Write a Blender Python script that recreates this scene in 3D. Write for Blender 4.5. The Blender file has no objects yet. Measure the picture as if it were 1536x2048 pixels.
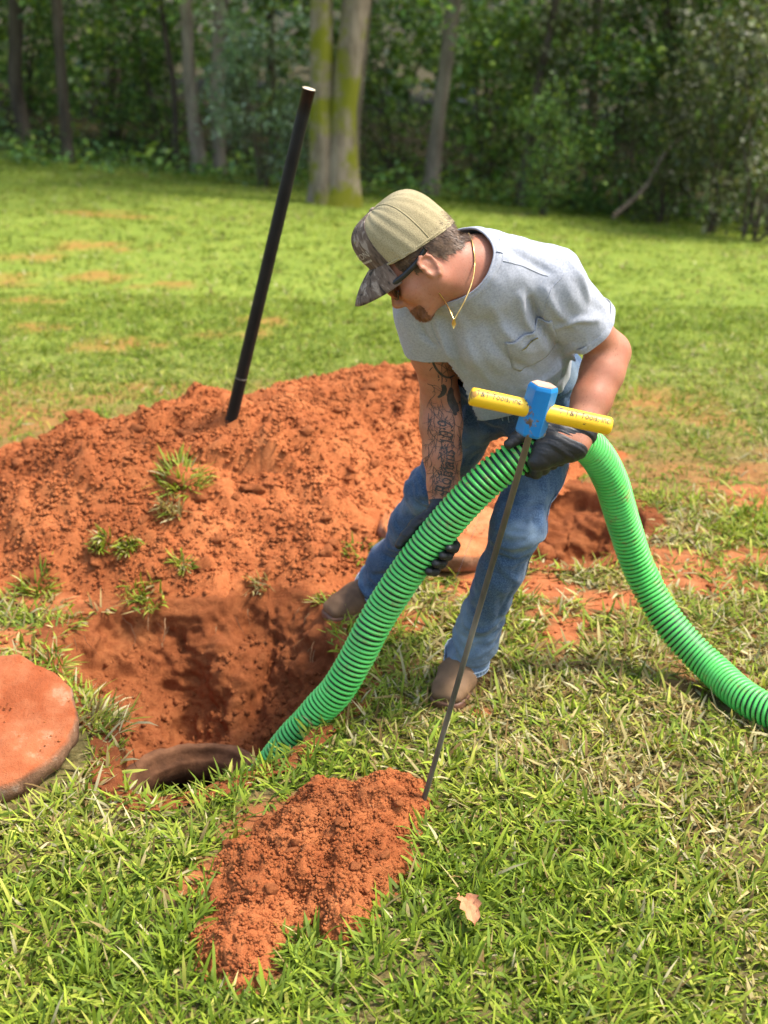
import bpy, bmesh, math, random
import numpy as np
from mathutils import Vector, Matrix
from mathutils.bvhtree import BVHTree

# ------------------------------------------------------------------ camera, world, sun, exposure
SC = bpy.context.scene
COL = SC.collection
CAM_H, PITCH = 1.71, math.radians(22)
cam_d = bpy.data.cameras.new('camera')
cam = bpy.data.objects.new('camera', cam_d); COL.objects.link(cam)
cam.location = (0, 0, CAM_H); cam.rotation_euler = (math.pi/2-PITCH, 0, 0)
cam_d.sensor_fit = 'VERTICAL'; cam_d.sensor_height = 36; cam_d.lens = 48
cam_d.clip_start = 0.05; cam_d.clip_end = 400
cam_d.dof.use_dof = True; cam_d.dof.focus_distance = 2.80; cam_d.dof.aperture_fstop = 3.6
SC.camera = cam
SUN = np.array([0.50, 0.0, 0.86]); SUN /= np.linalg.norm(SUN)
world = bpy.data.worlds.new('World'); SC.world = world; world.use_nodes = True
wn = world.node_tree; wn.nodes.clear()
sky = wn.nodes.new('ShaderNodeTexSky'); sky.sky_type = 'NISHITA'; sky.sun_disc = False
sky.sun_elevation = math.asin(SUN[2]); sky.sun_rotation = math.atan2(SUN[0], SUN[1])
sky.air_density = 1.3; sky.dust_density = 3.0
bg = wn.nodes.new('ShaderNodeBackground'); bg.inputs[1].default_value = 0.15
wo = wn.nodes.new('ShaderNodeOutputWorld')
wn.links.new(sky.outputs[0], bg.inputs[0]); wn.links.new(bg.outputs[0], wo.inputs[0])
sun_d = bpy.data.lights.new('sun', 'SUN'); sun_d.energy = 2.7; sun_d.angle = math.radians(8); sun_d.color = (1, .95, .87)
sun = bpy.data.objects.new('sun', sun_d); COL.objects.link(sun)
sun.rotation_euler = Vector(-SUN).to_track_quat('-Z', 'Y').to_euler()
SC.view_settings.view_transform = 'Standard'; SC.view_settings.look = 'None'
SC.view_settings.gamma = 1; SC.view_settings.use_curve_mapping = False
SC.view_settings.exposure = 1.20
SC.render.engine = 'CYCLES'
SC.cycles.max_bounces = 6; SC.cycles.diffuse_bounces = 3; SC.cycles.transparent_max_bounces = 4
SC.cycles.use_denoising = True; SC.cycles.denoising_prefilter = 'ACCURATE'

# ------------------------------------------------------------------ maths helpers
A3 = lambda *a: np.array(a, float)
def nrm(v): v = np.asarray(v, float); return v/np.linalg.norm(v)
FPX = 2730.0
def _ray(u, v):
    x = (u-768)/FPX; y = (1024-v)/FPX
    return A3(x, y*math.sin(PITCH)+math.cos(PITCH), y*math.cos(PITCH)-math.sin(PITCH))
def P(u, v, Y):
    d = _ray(u, v); return d*(Y/d[1])+A3(0, 0, CAM_H)
def G(u, v, z=0.0):
    d = _ray(u, v); return d*((z-CAM_H)/d[2])+A3(0, 0, CAM_H)
def _h(ix, iy, iz, s):
    n = (ix*374761393+iy*668265263+iz*2147483647+s*974711) & 0xffffffff
    n = ((n ^ (n >> 13))*1274126177) & 0xffffffff
    return ((n ^ (n >> 16)) & 0xffff)/65535.0
def vnoise(p, s=0):
    p = np.asarray(p, float); i = np.floor(p).astype(np.int64); f = p-i; f = f*f*(3-2*f)
    r = 0
    for a in (0, 1):
        wa = f[:, 0] if a else 1-f[:, 0]
        for b in (0, 1):
            wb = f[:, 1] if b else 1-f[:, 1]
            for c in (0, 1):
                wc = f[:, 2] if c else 1-f[:, 2]
                r = r+wa*wb*wc*_h(i[:, 0]+a, i[:, 1]+b, i[:, 2]+c, s)
    return r*2-1
def fbm(p, oct=4, s=0, gain=.5, lac=2.03):
    p = np.asarray(p, float); r = 0; a = 1.0
    for o in range(oct):
        r = r+a*vnoise(p, s+o*17); p = p*lac+11.3; a *= gain
    return r
def fb2(x, y, sc, oct=4, s=0, gain=.5):
    x = np.asarray(x, float); sh = x.shape
    p = np.stack([x.ravel()*sc, np.asarray(y, float).ravel()*sc, np.full(x.size, .37+s)], 1)
    return fbm(p, oct, s, gain).reshape(sh)
def sstep(a, b, x):
    t = np.clip((x-a)/(b-a), 0, 1); return t*t*(3-2*t)
def inpoly(x, y, poly):
    x = np.asarray(x, float); y = np.asarray(y, float); r = np.zeros(x.shape, bool)
    n = len(poly)
    for i in range(n):
        x0, y0 = poly[i][:2]; x1, y1 = poly[(i+1) % n][:2]
        if y0 == y1: continue
        c = ((y0 > y) != (y1 > y)) & (x < (x1-x0)*(y-y0)/(y1-y0)+x0); r ^= c
    return r
def polydist(x, y, poly, closed=True):
    x = np.asarray(x, float); y = np.asarray(y, float); d = np.full(x.shape, 1e9); n = len(poly)
    for i in range(n if closed else n-1):
        x0, y0 = poly[i][:2]; x1, y1 = poly[(i+1) % n][:2]
        dx, dy = x1-x0, y1-y0; L = dx*dx+dy*dy+1e-12
        t = np.clip(((x-x0)*dx+(y-y0)*dy)/L, 0, 1)
        d = np.minimum(d, (x-x0-t*dx)**2+(y-y0-t*dy)**2)
    return np.sqrt(d)
def signed_in(x, y, poly):      # > 0 inside
    d = polydist(x, y, poly); return np.where(inpoly(x, y, poly), d, -d)
def catmull(pts, n):
    pts = [np.asarray(p, float) for p in pts]; k = len(pts)
    P_ = [2*pts[0]-pts[1]]+pts+[2*pts[-1]-pts[-2]]; out = []
    for t in np.linspace(0, k-1, n):
        i = min(int(t), k-2); f = t-i; p0, p1, p2, p3 = P_[i:i+4]
        out.append(.5*(2*p1+(p2-p0)*f+(2*p0-5*p1+4*p2-p3)*f*f+(3*p1-p0-3*p2+p3)*f**3))
    return np.array(out)
def resample(path, n):
    d = np.r_[0, np.cumsum(np.linalg.norm(np.diff(path, axis=0), axis=1))]
    t = np.linspace(0, d[-1], n); return np.stack([np.interp(t, d, path[:, i]) for i in range(3)], 1), d[-1]
def frames(path, up=(0, 0, 1)):
    T = np.gradient(path, axis=0); T /= np.linalg.norm(T, axis=1)[:, None]
    N = np.zeros_like(T); u = np.asarray(up, float)
    if abs(np.dot(T[0], nrm(u))) > .95: u = A3(1, 0, 0)
    n = nrm(u-T[0]*np.dot(u, T[0])); N[0] = n
    for i in range(1, len(T)):
        n = n-T[i]*np.dot(n, T[i]); n = nrm(n); N[i] = n
    return T, N, np.cross(T, N)

# ------------------------------------------------------------------ object helpers
ROOT = {}
def me_from(name, V, F, smooth=True, mats=(), midx=None, col=None):
    me = bpy.data.meshes.new(name); V = np.asarray(V, np.float32)
    if isinstance(F, np.ndarray):
        k = F.shape[1]; me.vertices.add(len(V)); me.vertices.foreach_set('co', V.ravel())
        me.loops.add(F.size); me.loops.foreach_set('vertex_index', F.ravel().astype(np.int32))
        me.polygons.add(len(F)); me.polygons.foreach_set('loop_start', np.arange(0, F.size, k, dtype=np.int32))
        me.update(calc_edges=True)
    else:
        me.from_pydata([tuple(map(float, v)) for v in V], [], [tuple(map(int, f)) for f in F]); me.update()
    for m in mats: me.materials.append(m)
    if smooth: me.polygons.foreach_set('use_smooth', np.ones(len(me.polygons), bool))
    if midx is not None: me.polygons.foreach_set('material_index', np.asarray(midx, np.int32))
    if col is not None:
        c = np.ones((len(V), 4), np.float32); c[:, :3] = col
        a = me.attributes.new('col', 'FLOAT_COLOR', 'POINT'); a.data.foreach_set('color', c.ravel())
    me.validate(); return me
def rootloc(o):
    while o.parent is not None: o = o.parent
    return np.array(o.location)
def obj(name, V, F, mat, parent=None, smooth=True, col=None, midx=None, loc=None):
    V = np.asarray(V, float)
    base = rootloc(parent) if parent is not None else (np.asarray(loc, float) if loc is not None else A3(0, 0, 0))
    me = me_from(name, V-base, F, smooth, mat if isinstance(mat, (list, tuple)) else [mat], midx, col)
    o = bpy.data.objects.new(name, me); COL.objects.link(o)
    if parent is not None: o.parent = parent
    else: o.location = base
    return o
def tag(o, label, cat, group=None):
    o['label'] = label; o['category'] = cat
    if group: o['group'] = group
    return o
def thing(name, label, cat, loc, group=None):
    o = bpy.data.objects.new(name, None); COL.objects.link(o); o.location = tuple(loc); o.empty_display_size = .1
    return tag(o, label, cat, group)
def struct(o): o['kind'] = 'structure'; return o
def stuff(o): o['kind'] = 'stuff'; return o
def join(parts):            # [(V, F ndarray)] same face size
    V = []; F = []; n = 0
    for v, f in parts: V.append(v); F.append(np.asarray(f)+n); n += len(v)
    return np.concatenate(V), np.concatenate(F)
def grid_faces(n, m, wrapn=False, wrapm=False):
    i = np.arange(n if wrapn else n-1); j = np.arange(m if wrapm else m-1)
    I, J = np.meshgrid(i, j, indexing='ij'); I2 = (I+1) % n; J2 = (J+1) % m
    return np.stack([I*m+J, I2*m+J, I2*m+J2, I*m+J2], -1).reshape(-1, 4)
def tube(path, r, seg=10, cap=True, up=(0, 0, 1), prof=None):
    path = np.asarray(path, float); n = len(path); r = np.broadcast_to(np.asarray(r, float), (n,))
    T, N, B = frames(path, up); a = np.linspace(0, 2*np.pi, seg, endpoint=False)
    ring = np.cos(a)[None, :, None]*N[:, None]+np.sin(a)[None, :, None]*B[:, None]
    V = (path[:, None]+ring*r[:, None, None]).reshape(-1, 3); F = grid_faces(n, seg, False, True)
    if cap:
        V = np.concatenate([V, path[:1], path[-1:]]); c0 = n*seg; k = np.arange(seg); k2 = (k+1) % seg
        F = np.concatenate([F, np.stack([k2, k, np.full(seg, c0), np.full(seg, c0)], 1), np.stack([(n-1)*seg+k, (n-1)*seg+k2, np.full(seg, c0+1), np.full(seg, c0+1)], 1)])
        F = [tuple(dict.fromkeys(f)) for f in F.tolist()]
    return V, F
def lathe(prof, c, seg=64, axis=(0, 0, 1), closed=False):
    ax = nrm(axis); u = nrm(np.cross(ax, A3(0, 1, 0) if abs(ax[1]) < .9 else A3(1, 0, 0))); w = np.cross(ax, u)
    a = np.linspace(0, 2*np.pi, seg, endpoint=False); prof = np.asarray(prof, float)
    V = (np.asarray(c)+prof[:, 0, None, None]*(np.cos(a)[None, :, None]*u+np.sin(a)[None, :, None]*w)+prof[:, 1, None, None]*ax).reshape(-1, 3)
    return V, grid_faces(len(prof), seg, closed, True)
def vnormals(V, F):
    F = np.asarray(F); n = np.zeros_like(V)
    fn = np.cross(V[F[:, 2]]-V[F[:, 0]], V[F[:, -1]]-V[F[:, 1]])
    for k in range(F.shape[1]): np.add.at(n, F[:, k], fn)
    return n/(np.linalg.norm(n, axis=1)[:, None]+1e-12)
def laplace(V, F, it=3, lam=.5):
    E = np.concatenate([F[:, [i, (i+1) % F.shape[1]]] for i in range(F.shape[1])])
    E = np.concatenate([E, E[:, ::-1]]); cnt = np.bincount(E[:, 0], minlength=len(V)).astype(float)
    for _ in range(it):
        s = np.stack([np.bincount(E[:, 0], V[E[:, 1], k], len(V)) for k in range(3)], 1)
        V = V+lam*(s/np.maximum(cnt, 1)[:, None]-V)
    return V

# ------------------------------------------------------------------ signed-distance modelling (organic shapes)
class Field:
    def __init__(s, lo, hi, h):
        s.lo = np.asarray(lo, float); s.h = h; s.n = np.ceil((np.asarray(hi)-s.lo)/h).astype(int)+1
        s.a = np.full(s.n, .06, np.float32); s.rs = 1.0
    def _sl(s, lo, hi):
        i0 = np.maximum(np.floor((lo-s.lo)/s.h).astype(int), 0); i1 = np.minimum(np.ceil((hi-s.lo)/s.h).astype(int)+1, s.n)
        if (i1 <= i0).any(): return None, None
        g = [s.lo[k]+s.h*np.arange(i0[k], i1[k]) for k in range(3)]
        X = np.stack(np.meshgrid(*g, indexing='ij'), -1)
        return tuple(slice(i0[k], i1[k]) for k in range(3)), X
    def _blend(s, sl, d, k, op):
        a = s.a[sl]
        if op == 'add':
            hh = np.clip(.5+.5*(a-d)/k, 0, 1); s.a[sl] = a*(1-hh)+d*hh-k*hh*(1-hh)
        else:
            d = -d; hh = np.clip(.5-.5*(a-d)/k, 0, 1); s.a[sl] = a*(1-hh)+d*hh+k*hh*(1-hh)
    def cone(s, p0, p1, r0, r1, k=.015, flat=None, op='add'):
        r0 = r0*s.rs; r1 = r1*s.rs; p0 = np.asarray(p0, float); p1 = np.asarray(p1, float); m = max(r0, r1)*(max(1, flat[1]) if flat else 1)+k+3*s.h
        sl, X = s._sl(np.minimum(p0, p1)-m, np.maximum(p0, p1)+m)
        if sl is None: return
        ab = p1-p0; t = np.clip(((X-p0)@ab)/(ab@ab+1e-12), 0, 1); w = X-(p0+t[..., None]*ab)
        if flat is not None: n = nrm(flat[0]); w = w+n*((w@n)*(1/flat[1]-1))[..., None]
        s._blend(sl, (np.linalg.norm(w, axis=-1)-(r0+(r1-r0)*t)).astype(np.float32), k, op)
    def chain(s, pts, rs, k=.015, flat=None):
        for i in range(len(pts)-1): s.cone(pts[i], pts[i+1], rs[i], rs[i+1], k, flat)
    def ell(s, c, ax, rad, k=.015, op='add'):
        c = np.asarray(c, float); R = np.asarray(ax, float); rad = np.asarray(rad, float)*s.rs; m = rad.max()+k+3*s.h
        sl, X = s._sl(c-m, c+m)
        if sl is None: return
        q = (X-c)@R.T; k0 = np.linalg.norm(q/rad, axis=-1); k1 = np.linalg.norm(q/rad**2, axis=-1)+1e-9
        s._blend(sl, (k0*(k0-1)/k1).astype(np.float32), k, op)
    def mesh(s, it=2):
        import openvdb
        g = openvdb.FloatGrid(); g.background = .06
        a = np.clip(s.a, -5*s.h, 5*s.h).astype(np.float32)
        a[0] = a[-1] = 5*s.h; a[:, 0] = a[:, -1] = 5*s.h; a[:, :, 0] = a[:, :, -1] = 5*s.h
        g.copyFromArray(a); pts, tr, qd = g.convertToPolygons(isovalue=0.0, adaptivity=0.0)
        V = np.asarray(pts, float)*s.h+s.lo; F = np.asarray(qd, np.int64)
        if np.einsum('ij,ij->i', np.cross(V[F[:, 1]]-V[F[:, 0]], V[F[:, 2]]-V[F[:, 0]]), V[F[:, 0]]-V.mean(0)).sum() < 0: F = F[:, ::-1]
        return laplace(V, F, it), F
def bvh_of(V, F): return BVHTree.FromPolygons([tuple(v) for v in V.tolist()], [tuple(f) for f in (F.tolist() if isinstance(F, np.ndarray) else F)])

# ------------------------------------------------------------------ materials
def nodes(name):
    m = bpy.data.materials.new(name); m.use_nodes = True; nt = m.node_tree
    return m, nt, nt.nodes['Principled BSDF']
def _n(nt, t, **kw):
    n = nt.nodes.new(t)
    for k, v in kw.items(): setattr(n, k, v)
    return n
def ramp(nt, fac, stops):
    r = _n(nt, 'ShaderNodeValToRGB'); e = r.color_ramp.elements
    while len(e) < len(stops): e.new(.5)
    for i, (p, c) in enumerate(stops): e[i].position = p; e[i].color = (*c, 1) if len(c) == 3 else c
    if fac is not None: nt.links.new(fac, r.inputs[0])
    return r.outputs[0]
def noise(nt, sc, det=4, rough=.55, vec=None, dist=0.0):
    n = _n(nt, 'ShaderNodeTexNoise'); n.inputs['Scale'].default_value = sc; n.inputs['Detail'].default_value = det
    n.inputs['Roughness'].default_value = rough; n.inputs['Distortion'].default_value = dist
    if vec is not None: nt.links.new(vec, n.inputs['Vector'])
    return n.outputs[0]
def coord(nt, kind='Object', scale=None):
    c = _n(nt, 'ShaderNodeTexCoord').outputs[kind]
    if scale is not None:
        m = _n(nt, 'ShaderNodeMapping'); m.inputs['Scale'].default_value = scale; nt.links.new(c, m.inputs[0]); return m.outputs[0]
    return c
def mixc(nt, fac, a, b, mode='MIX'):
    m = _n(nt, 'ShaderNodeMix', data_type='RGBA', blend_type=mode)
    for s_, v in ((m.inputs[0], fac), (m.inputs[6], a), (m.inputs[7], b)):
        if isinstance(v, (int, float)): s_.default_value = v
        elif isinstance(v, tuple): s_.default_value = (*v, 1)
        else: nt.links.new(v, s_)
    return m.outputs[2]
def bump(nt, b, h, strength, dist=.002):
    n = _n(nt, 'ShaderNodeBump'); n.inputs['Strength'].default_value = strength; n.inputs['Distance'].default_value = dist
    nt.links.new(h, n.inputs['Height']); nt.links.new(n.outputs[0], b.inputs['Normal'])
def simple(name, stops, sc=8, rough=.6, bsc=None, bst=.4, bd=.002, spec=.5, det=5, metal=0, vec=None, coat=0):
    m, nt, b = nodes(name); c = coord(nt, 'Object', vec)
    nt.links.new(ramp(nt, noise(nt, sc, det, .6, c), stops), b.inputs['Base Color'])
    b.inputs['Roughness'].default_value = rough; b.inputs['Specular IOR Level'].default_value = spec; b.inputs['Metallic'].default_value = metal
    if coat: b.inputs['Coat Weight'].default_value = coat
    if bsc: bump(nt, b, noise(nt, bsc, 6, .65, c), bst, bd)
    return m
def attr_mat(name, rough=.5, trans=0.0, spec=.4, mul=None):
    m, nt, b = nodes(name); a = _n(nt, 'ShaderNodeAttribute', attribute_name='col'); col = a.outputs['Color']
    nt.links.new(col, b.inputs['Base Color']); b.inputs['Roughness'].default_value = rough; b.inputs['Specular IOR Level'].default_value = spec
    if trans:
        t = _n(nt, 'ShaderNodeBsdfTranslucent'); nt.links.new(mixc(nt, 1.0, col, (1.0, 1.0, .55), 'MULTIPLY'), t.inputs[0])
        mx = _n(nt, 'ShaderNodeMixShader'); mx.inputs[0].default_value = trans
        nt.links.new(b.outputs[0], mx.inputs[1]); nt.links.new(t.outputs[0], mx.inputs[2])
        nt.links.new(mx.outputs[0], nt.nodes['Material Output'].inputs[0])
    return m
# ------------------------------------------------------------------ terrain and soil
def terrain(x, y):
    x = np.asarray(x, float); y = np.asarray(y, float)
    d = np.maximum(y-4.0, 0); s = np.where(d < 2, d*d/4, d-1)
    z = -.082*np.minimum(s, 14)-.02*np.maximum(s-14, 0)
    z = z-.062*x*np.clip((y-5)/10, 0, 1.2)
    return z+.012*fb2(x, y, .9, 2, 5)*sstep(3.2, 6, y)
def GT(u, v):
    t = 1.0
    d = _ray(u, v); o = A3(0, 0, CAM_H)
    lo, hi = 1.0, 60.0
    for k in range(400):
        t = 1+k*.15; p = o+d*t
        if p[2] < float(terrain(p[0], p[1])): hi = t; lo = t-.15; break
    for _ in range(24):
        m = (lo+hi)/2; p = o+d*m
        if p[2] < float(terrain(p[0], p[1])): hi = m
        else: lo = m
    p = o+d*hi; p[2] = float(terrain(p[0], p[1])); return p

HOLE_PX = [(128,1262),(195,1228),(270,1216),(330,1208),(430,1205),(540,1182),(632,1210),(652,1262),(712,1345),(692,1405),(622,1456),(560,1516),(440,1562),(335,1590),(258,1578),(238,1470),(180,1400),(126,1332)]
_hp = [G(*q) for q in HOLE_PX]
HOLE = catmull(_hp+[_hp[0]], 181)[:-1]
HOLE[:, :2] += .008*np.stack([fb2(HOLE[:, 0], HOLE[:, 1], 22, 3, 3), fb2(HOLE[:, 0], HOLE[:, 1], 22, 3, 4)], 1)
HC = A3(-.44, 3.06, 0)
_a = np.linspace(0, 2*np.pi, 90, endpoint=False)
PIT2 = np.stack([.585+(.245+.03*np.sin(3*_a+1))*np.cos(_a), 4.14+(.33+.03*np.sin(2*_a))*np.sin(_a), 0*_a], 1)
SPOIL_PX = [(600,1602),(660,1578),(735,1566),(790,1558),(838,1575),(846,1632),(805,1676),(822,1735),(770,1788),(718,1850),(692,1882),(640,1838),(592,1832),(556,1852),(538,1905),(532,1970),(478,1982),(428,1940),(400,1925),(404,1880),(436,1815),(444,1725),(492,1690),(535,1648)]
SPOIL = np.array([G(*q) for q in SPOIL_PX])

def blob(x, y, cx, cy, rx, ry, amp, pw=1.4):
    q = ((x-cx)/rx)**2+((y-cy)/ry)**2; return amp*np.clip(1-q, 0, 1)**pw
def mound_h(x, y):
    wx = x+.10*fb2(x, y, 1.8, 3, 21); wy = y+.07*fb2(x, y, 2.2, 3, 22)
    hs = [blob(wx, wy, -.68, 4.22, .88, .76, .36, 1.15), blob(wx, wy, .02, 4.86, .80, .62, .34, 1.2), blob(wx, wy, -.34, 4.36, .62, .76, .29, 1.2),
          blob(wx, wy, -1.6, 4.05, 1.05, .66, .13, 1.2), blob(wx, wy, .52, 4.86, .42, .34, .16, 1.2)]
    h = sum(k**3 for k in hs)**(1/3.)
    e = sstep(.0, .10, h)
    m = .25+.9*sstep(-.25, .55, fb2(x, y, 2.6, 2, 36))
    h = h+e*(.034*fb2(x, y, 5, 3, 31)+m*(.018*fb2(x, y, 13, 3, 32)+.009*fb2(x, y, 34, 3, 33)))
    ridged = 1-np.abs(fb2(x, y, 7.5, 2, 35)); h = h+e*m*.030*(ridged-.7)
    d = -L_HOLE(x, y); h = np.minimum(h-.012, -.003+.62*np.maximum(d, -.2)+.02*e*sstep(.02, .08, d)*fb2(x, y, 20, 2, 37))
    return np.where(d < .012, -.04, h)
def spoil_h(x, y):
    s = signed_in(x, y, SPOIL)+.014+.018*fb2(x, y, 22, 3, 41)
    h = np.clip(s, -.02, .10); h = np.where(h > 0, .068*(h/.10)**.62, h)
    e = sstep(0, .04, s)
    return h+e*(.020*fb2(x, y, 13, 3, 42)+.010*fb2(x, y, 36, 3, 43)+.018*(1-np.abs(fb2(x, y, 16, 2, 44))-.75))-.004
PATCH = [(GT(240,688),.22),(GT(70,600),.16),(GT(30,560),.2),(GT(100,655),.14),(GT(190,492),.28),(GT(330,568),.16),(GT(455,668),.16),(GT(60,515),.25),(GT(510,640),.16),(GT(190,555),.25),(GT(235,430),.3),
         (GT(1500,1005),.16),(GT(1420,1165),.12),(GT(1490,985),.12),(GT(960,1425),.035),(GT(30,838),.2),(GT(1310,1120),.13),(GT(1520,1115),.1),(GT(720,1230),.1),(GT(640,1195),.1),(GT(800,1245),.09),(GT(30,1285),.1),(GT(215,1560),.06),(GT(540,1640),.1),(GT(420,1770),.08),(GT(1110,1230),.07)]
def dirt_mask(x, y):
    n = fb2(x, y, 6, 4, 51)
    d = np.maximum(sstep(-.09, .02, L_HOLE(x, y)-.03+.05*n)*np.where(y > 3.25, 1, .25), sstep(-.16, 0, L_PIT2(x, y)+.07*n))
    d = np.maximum(d, sstep(-.03, .02, L_MOUND(x, y)+.012*n))
    d = np.maximum(d, sstep(-.035, .02, L_SPOIL(x, y)+.03*n))
    near = (y > 3.3) & (y < 4.3) & (x > -1.9) & (x < .95)
    d = np.maximum(d, near*sstep(.25, .9, n+.8*np.exp(-((y-3.62)/.3)**2)-.25))
    d = np.maximum(d, sstep(.0, .10, L_MOUND(x, y)*0+np.minimum(np.minimum(x+1.02, .02-x), np.minimum(y-3.36, 3.9-y))+.06*n))
    for c, r in PATCH:
        q = np.hypot((x-c[0])/(r*1.3), (y-c[1])/r)+(.35 if c[1] < 4.6 else .75)*n; d = np.maximum(d, (.85 if c[1] < 4.6 else .55)*sstep(1.25, .55, q))
    return np.clip(d, 0, 1)

class Lut:
    def __init__(s, f, x0, x1, y0, y1, st, out):
        s.x0, s.y0, s.st, s.out = x0, y0, st, out
        X, Y = np.meshgrid(np.arange(x0, x1, st), np.arange(y0, y1, st), indexing='ij'); s.a = f(X, Y)
    def __call__(s, x, y):
        fx = (np.asarray(x, float)-s.x0)/s.st; fy = (np.asarray(y, float)-s.y0)/s.st; n, m = s.a.shape
        ok = (fx >= 0) & (fy >= 0) & (fx < n-1) & (fy < m-1); fx = np.clip(fx, 0, n-1.001); fy = np.clip(fy, 0, m-1.001)
        i = fx.astype(int); j = fy.astype(int); u = fx-i; v = fy-j; a = s.a
        return np.where(ok, a[i, j]*(1-u)*(1-v)+a[i+1, j]*u*(1-v)+a[i, j+1]*(1-u)*v+a[i+1, j+1]*u*v, s.out)
L_HOLE = Lut(lambda x, y: signed_in(x, y, HOLE), -1.3, .3, 2.3, 4.0, .01, -1.0)
L_PIT2 = Lut(lambda x, y: signed_in(x, y, PIT2), .0, 1.4, 3.4, 5.0, .01, -1.0)
L_SPOIL = Lut(lambda x, y: signed_in(x, y, SPOIL), -.8, .5, 1.6, 3.0, .01, -1.0)
L_MOUND = Lut(mound_h, -3.3, 1.5, 3.0, 6.0, .0125, -.05)

# soil material: red clay
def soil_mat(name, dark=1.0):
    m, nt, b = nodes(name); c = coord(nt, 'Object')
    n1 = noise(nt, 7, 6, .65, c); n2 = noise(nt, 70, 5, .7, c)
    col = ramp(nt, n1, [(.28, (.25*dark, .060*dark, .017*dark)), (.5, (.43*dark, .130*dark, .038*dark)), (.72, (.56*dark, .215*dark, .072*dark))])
    big = ramp(nt, noise(nt, 1.6, 4, .6, c), [(.35, (.80, .76, .73)), (.62, (1.15, 1.18, 1.22))])
    col = mixc(nt, .55, col, ramp(nt, n2, [(.3, (.30*dark, .072*dark, .022*dark)), (.62, (.55*dark, .18*dark, .062*dark))]))
    col = mixc(nt, 1.0, col, big, 'MULTIPLY'); nt.links.new(col, b.inputs['Base Color']); b.inputs['Roughness'].default_value = .95; b.inputs['Specular IOR Level'].default_value = .15
    mx = _n(nt, 'ShaderNodeMath', operation='ADD'); nt.links.new(noise(nt, 55, 8, .75, c), mx.inputs[0]); nt.links.new(noise(nt, 210, 4, .7, c), mx.inputs[1])
    bump(nt, b, mx.outputs[0], .75, .012); return m
M_SOIL = soil_mat('red_clay', .98)
M_PIT = soil_mat('dark_clay', .62)  # same clay with every colour scaled darker, for both pits

def ground_mat():
    m, nt, b = nodes('lawn_ground'); c = coord(nt, 'Object')
    a = _n(nt, 'ShaderNodeAttribute', attribute_name='col'); sep = _n(nt, 'ShaderNodeSeparateColor'); nt.links.new(a.outputs['Color'], sep.inputs[0])
    thatch = ramp(nt, noise(nt, 45, 6, .7, c), [(.3, (.06, .045, .018)), (.5, (.16, .13, .045)), (.72, (.30, .24, .10))])
    lawn = ramp(nt, noise(nt, 9, 8, .72, c), [(.28, (.09, .13, .02)), (.5, (.18, .245, .032)), (.7, (.30, .32, .06))])
    g = mixc(nt, sep.outputs['Green'], thatch, lawn)
    soil = ramp(nt, noise(nt, 20, 7, .7, c), [(.3, (.26, .075, .025)), (.55, (.44, .14, .05)), (.75, (.52, .22, .09))])
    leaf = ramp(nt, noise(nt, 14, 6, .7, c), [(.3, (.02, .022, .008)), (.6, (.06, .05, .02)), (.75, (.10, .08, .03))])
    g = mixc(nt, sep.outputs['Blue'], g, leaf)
    f = _n(nt, 'ShaderNodeMath', operation='MULTIPLY_ADD'); nt.links.new(noise(nt, 60, 5, .7, c), f.inputs[0]); f.inputs[1].default_value = .5
    s2 = _n(nt, 'ShaderNodeMath', operation='SUBTRACT'); nt.links.new(sep.outputs['Red'], f.inputs[2]); nt.links.new(f.outputs[0], s2.inputs[0]); s2.inputs[1].default_value = .25
    s2.use_clamp = True
    nt.links.new(mixc(nt, s2.outputs[0], g, soil), b.inputs['Base Color'])
    b.inputs['Roughness'].default_value = .95; b.inputs['Specular IOR Level'].default_value = .15
    bump(nt, b, noise(nt, 60, 8, .75, c), .8, .012); return m
xs = np.unique(np.r_[np.linspace(-45, -8, 24), np.linspace(-8, -2.2, 40), np.arange(-2.2, 2.2, .025), np.linspace(2.2, 8, 40), np.linspace(8, 45, 24)])
ys = np.unique(np.r_[np.linspace(-8, 1.3, 18), np.arange(1.3, 5.8, .025), np.linspace(5.8, 20, 90), np.linspace(20, 70, 30)])
X, Y = np.meshgrid(xs, ys, indexing='ij'); Z = terrain(X, Y)+.007*fb2(X, Y, 9, 3, 7)
V = np.stack([X, Y, Z], -1).reshape(-1, 3); F = grid_faces(len(xs), len(ys))
fc = V[F].mean(1)
keep = ~((L_HOLE(fc[:, 0], fc[:, 1]) > -.032) | (L_PIT2(fc[:, 0], fc[:, 1]) > -.032))
F = F[keep]
near = np.zeros((len(V), 3)); sel = (np.abs(V[:, 0]) < 9) & (V[:, 1] > 1) & (V[:, 1] < 19)
near[sel, 0] = dirt_mask(V[sel, 0], V[sel, 1]); near[:, 1] = sstep(3.5, 8, V[:, 1]); 
def edge_y(x): return 16.6-.18*np.clip(x, -12, 3.0)-.34*np.clip(x-3, 0, 20)
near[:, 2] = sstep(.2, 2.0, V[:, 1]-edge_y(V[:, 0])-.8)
ground = struct(obj('ground', V, F, ground_mat(), col=near))

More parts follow.
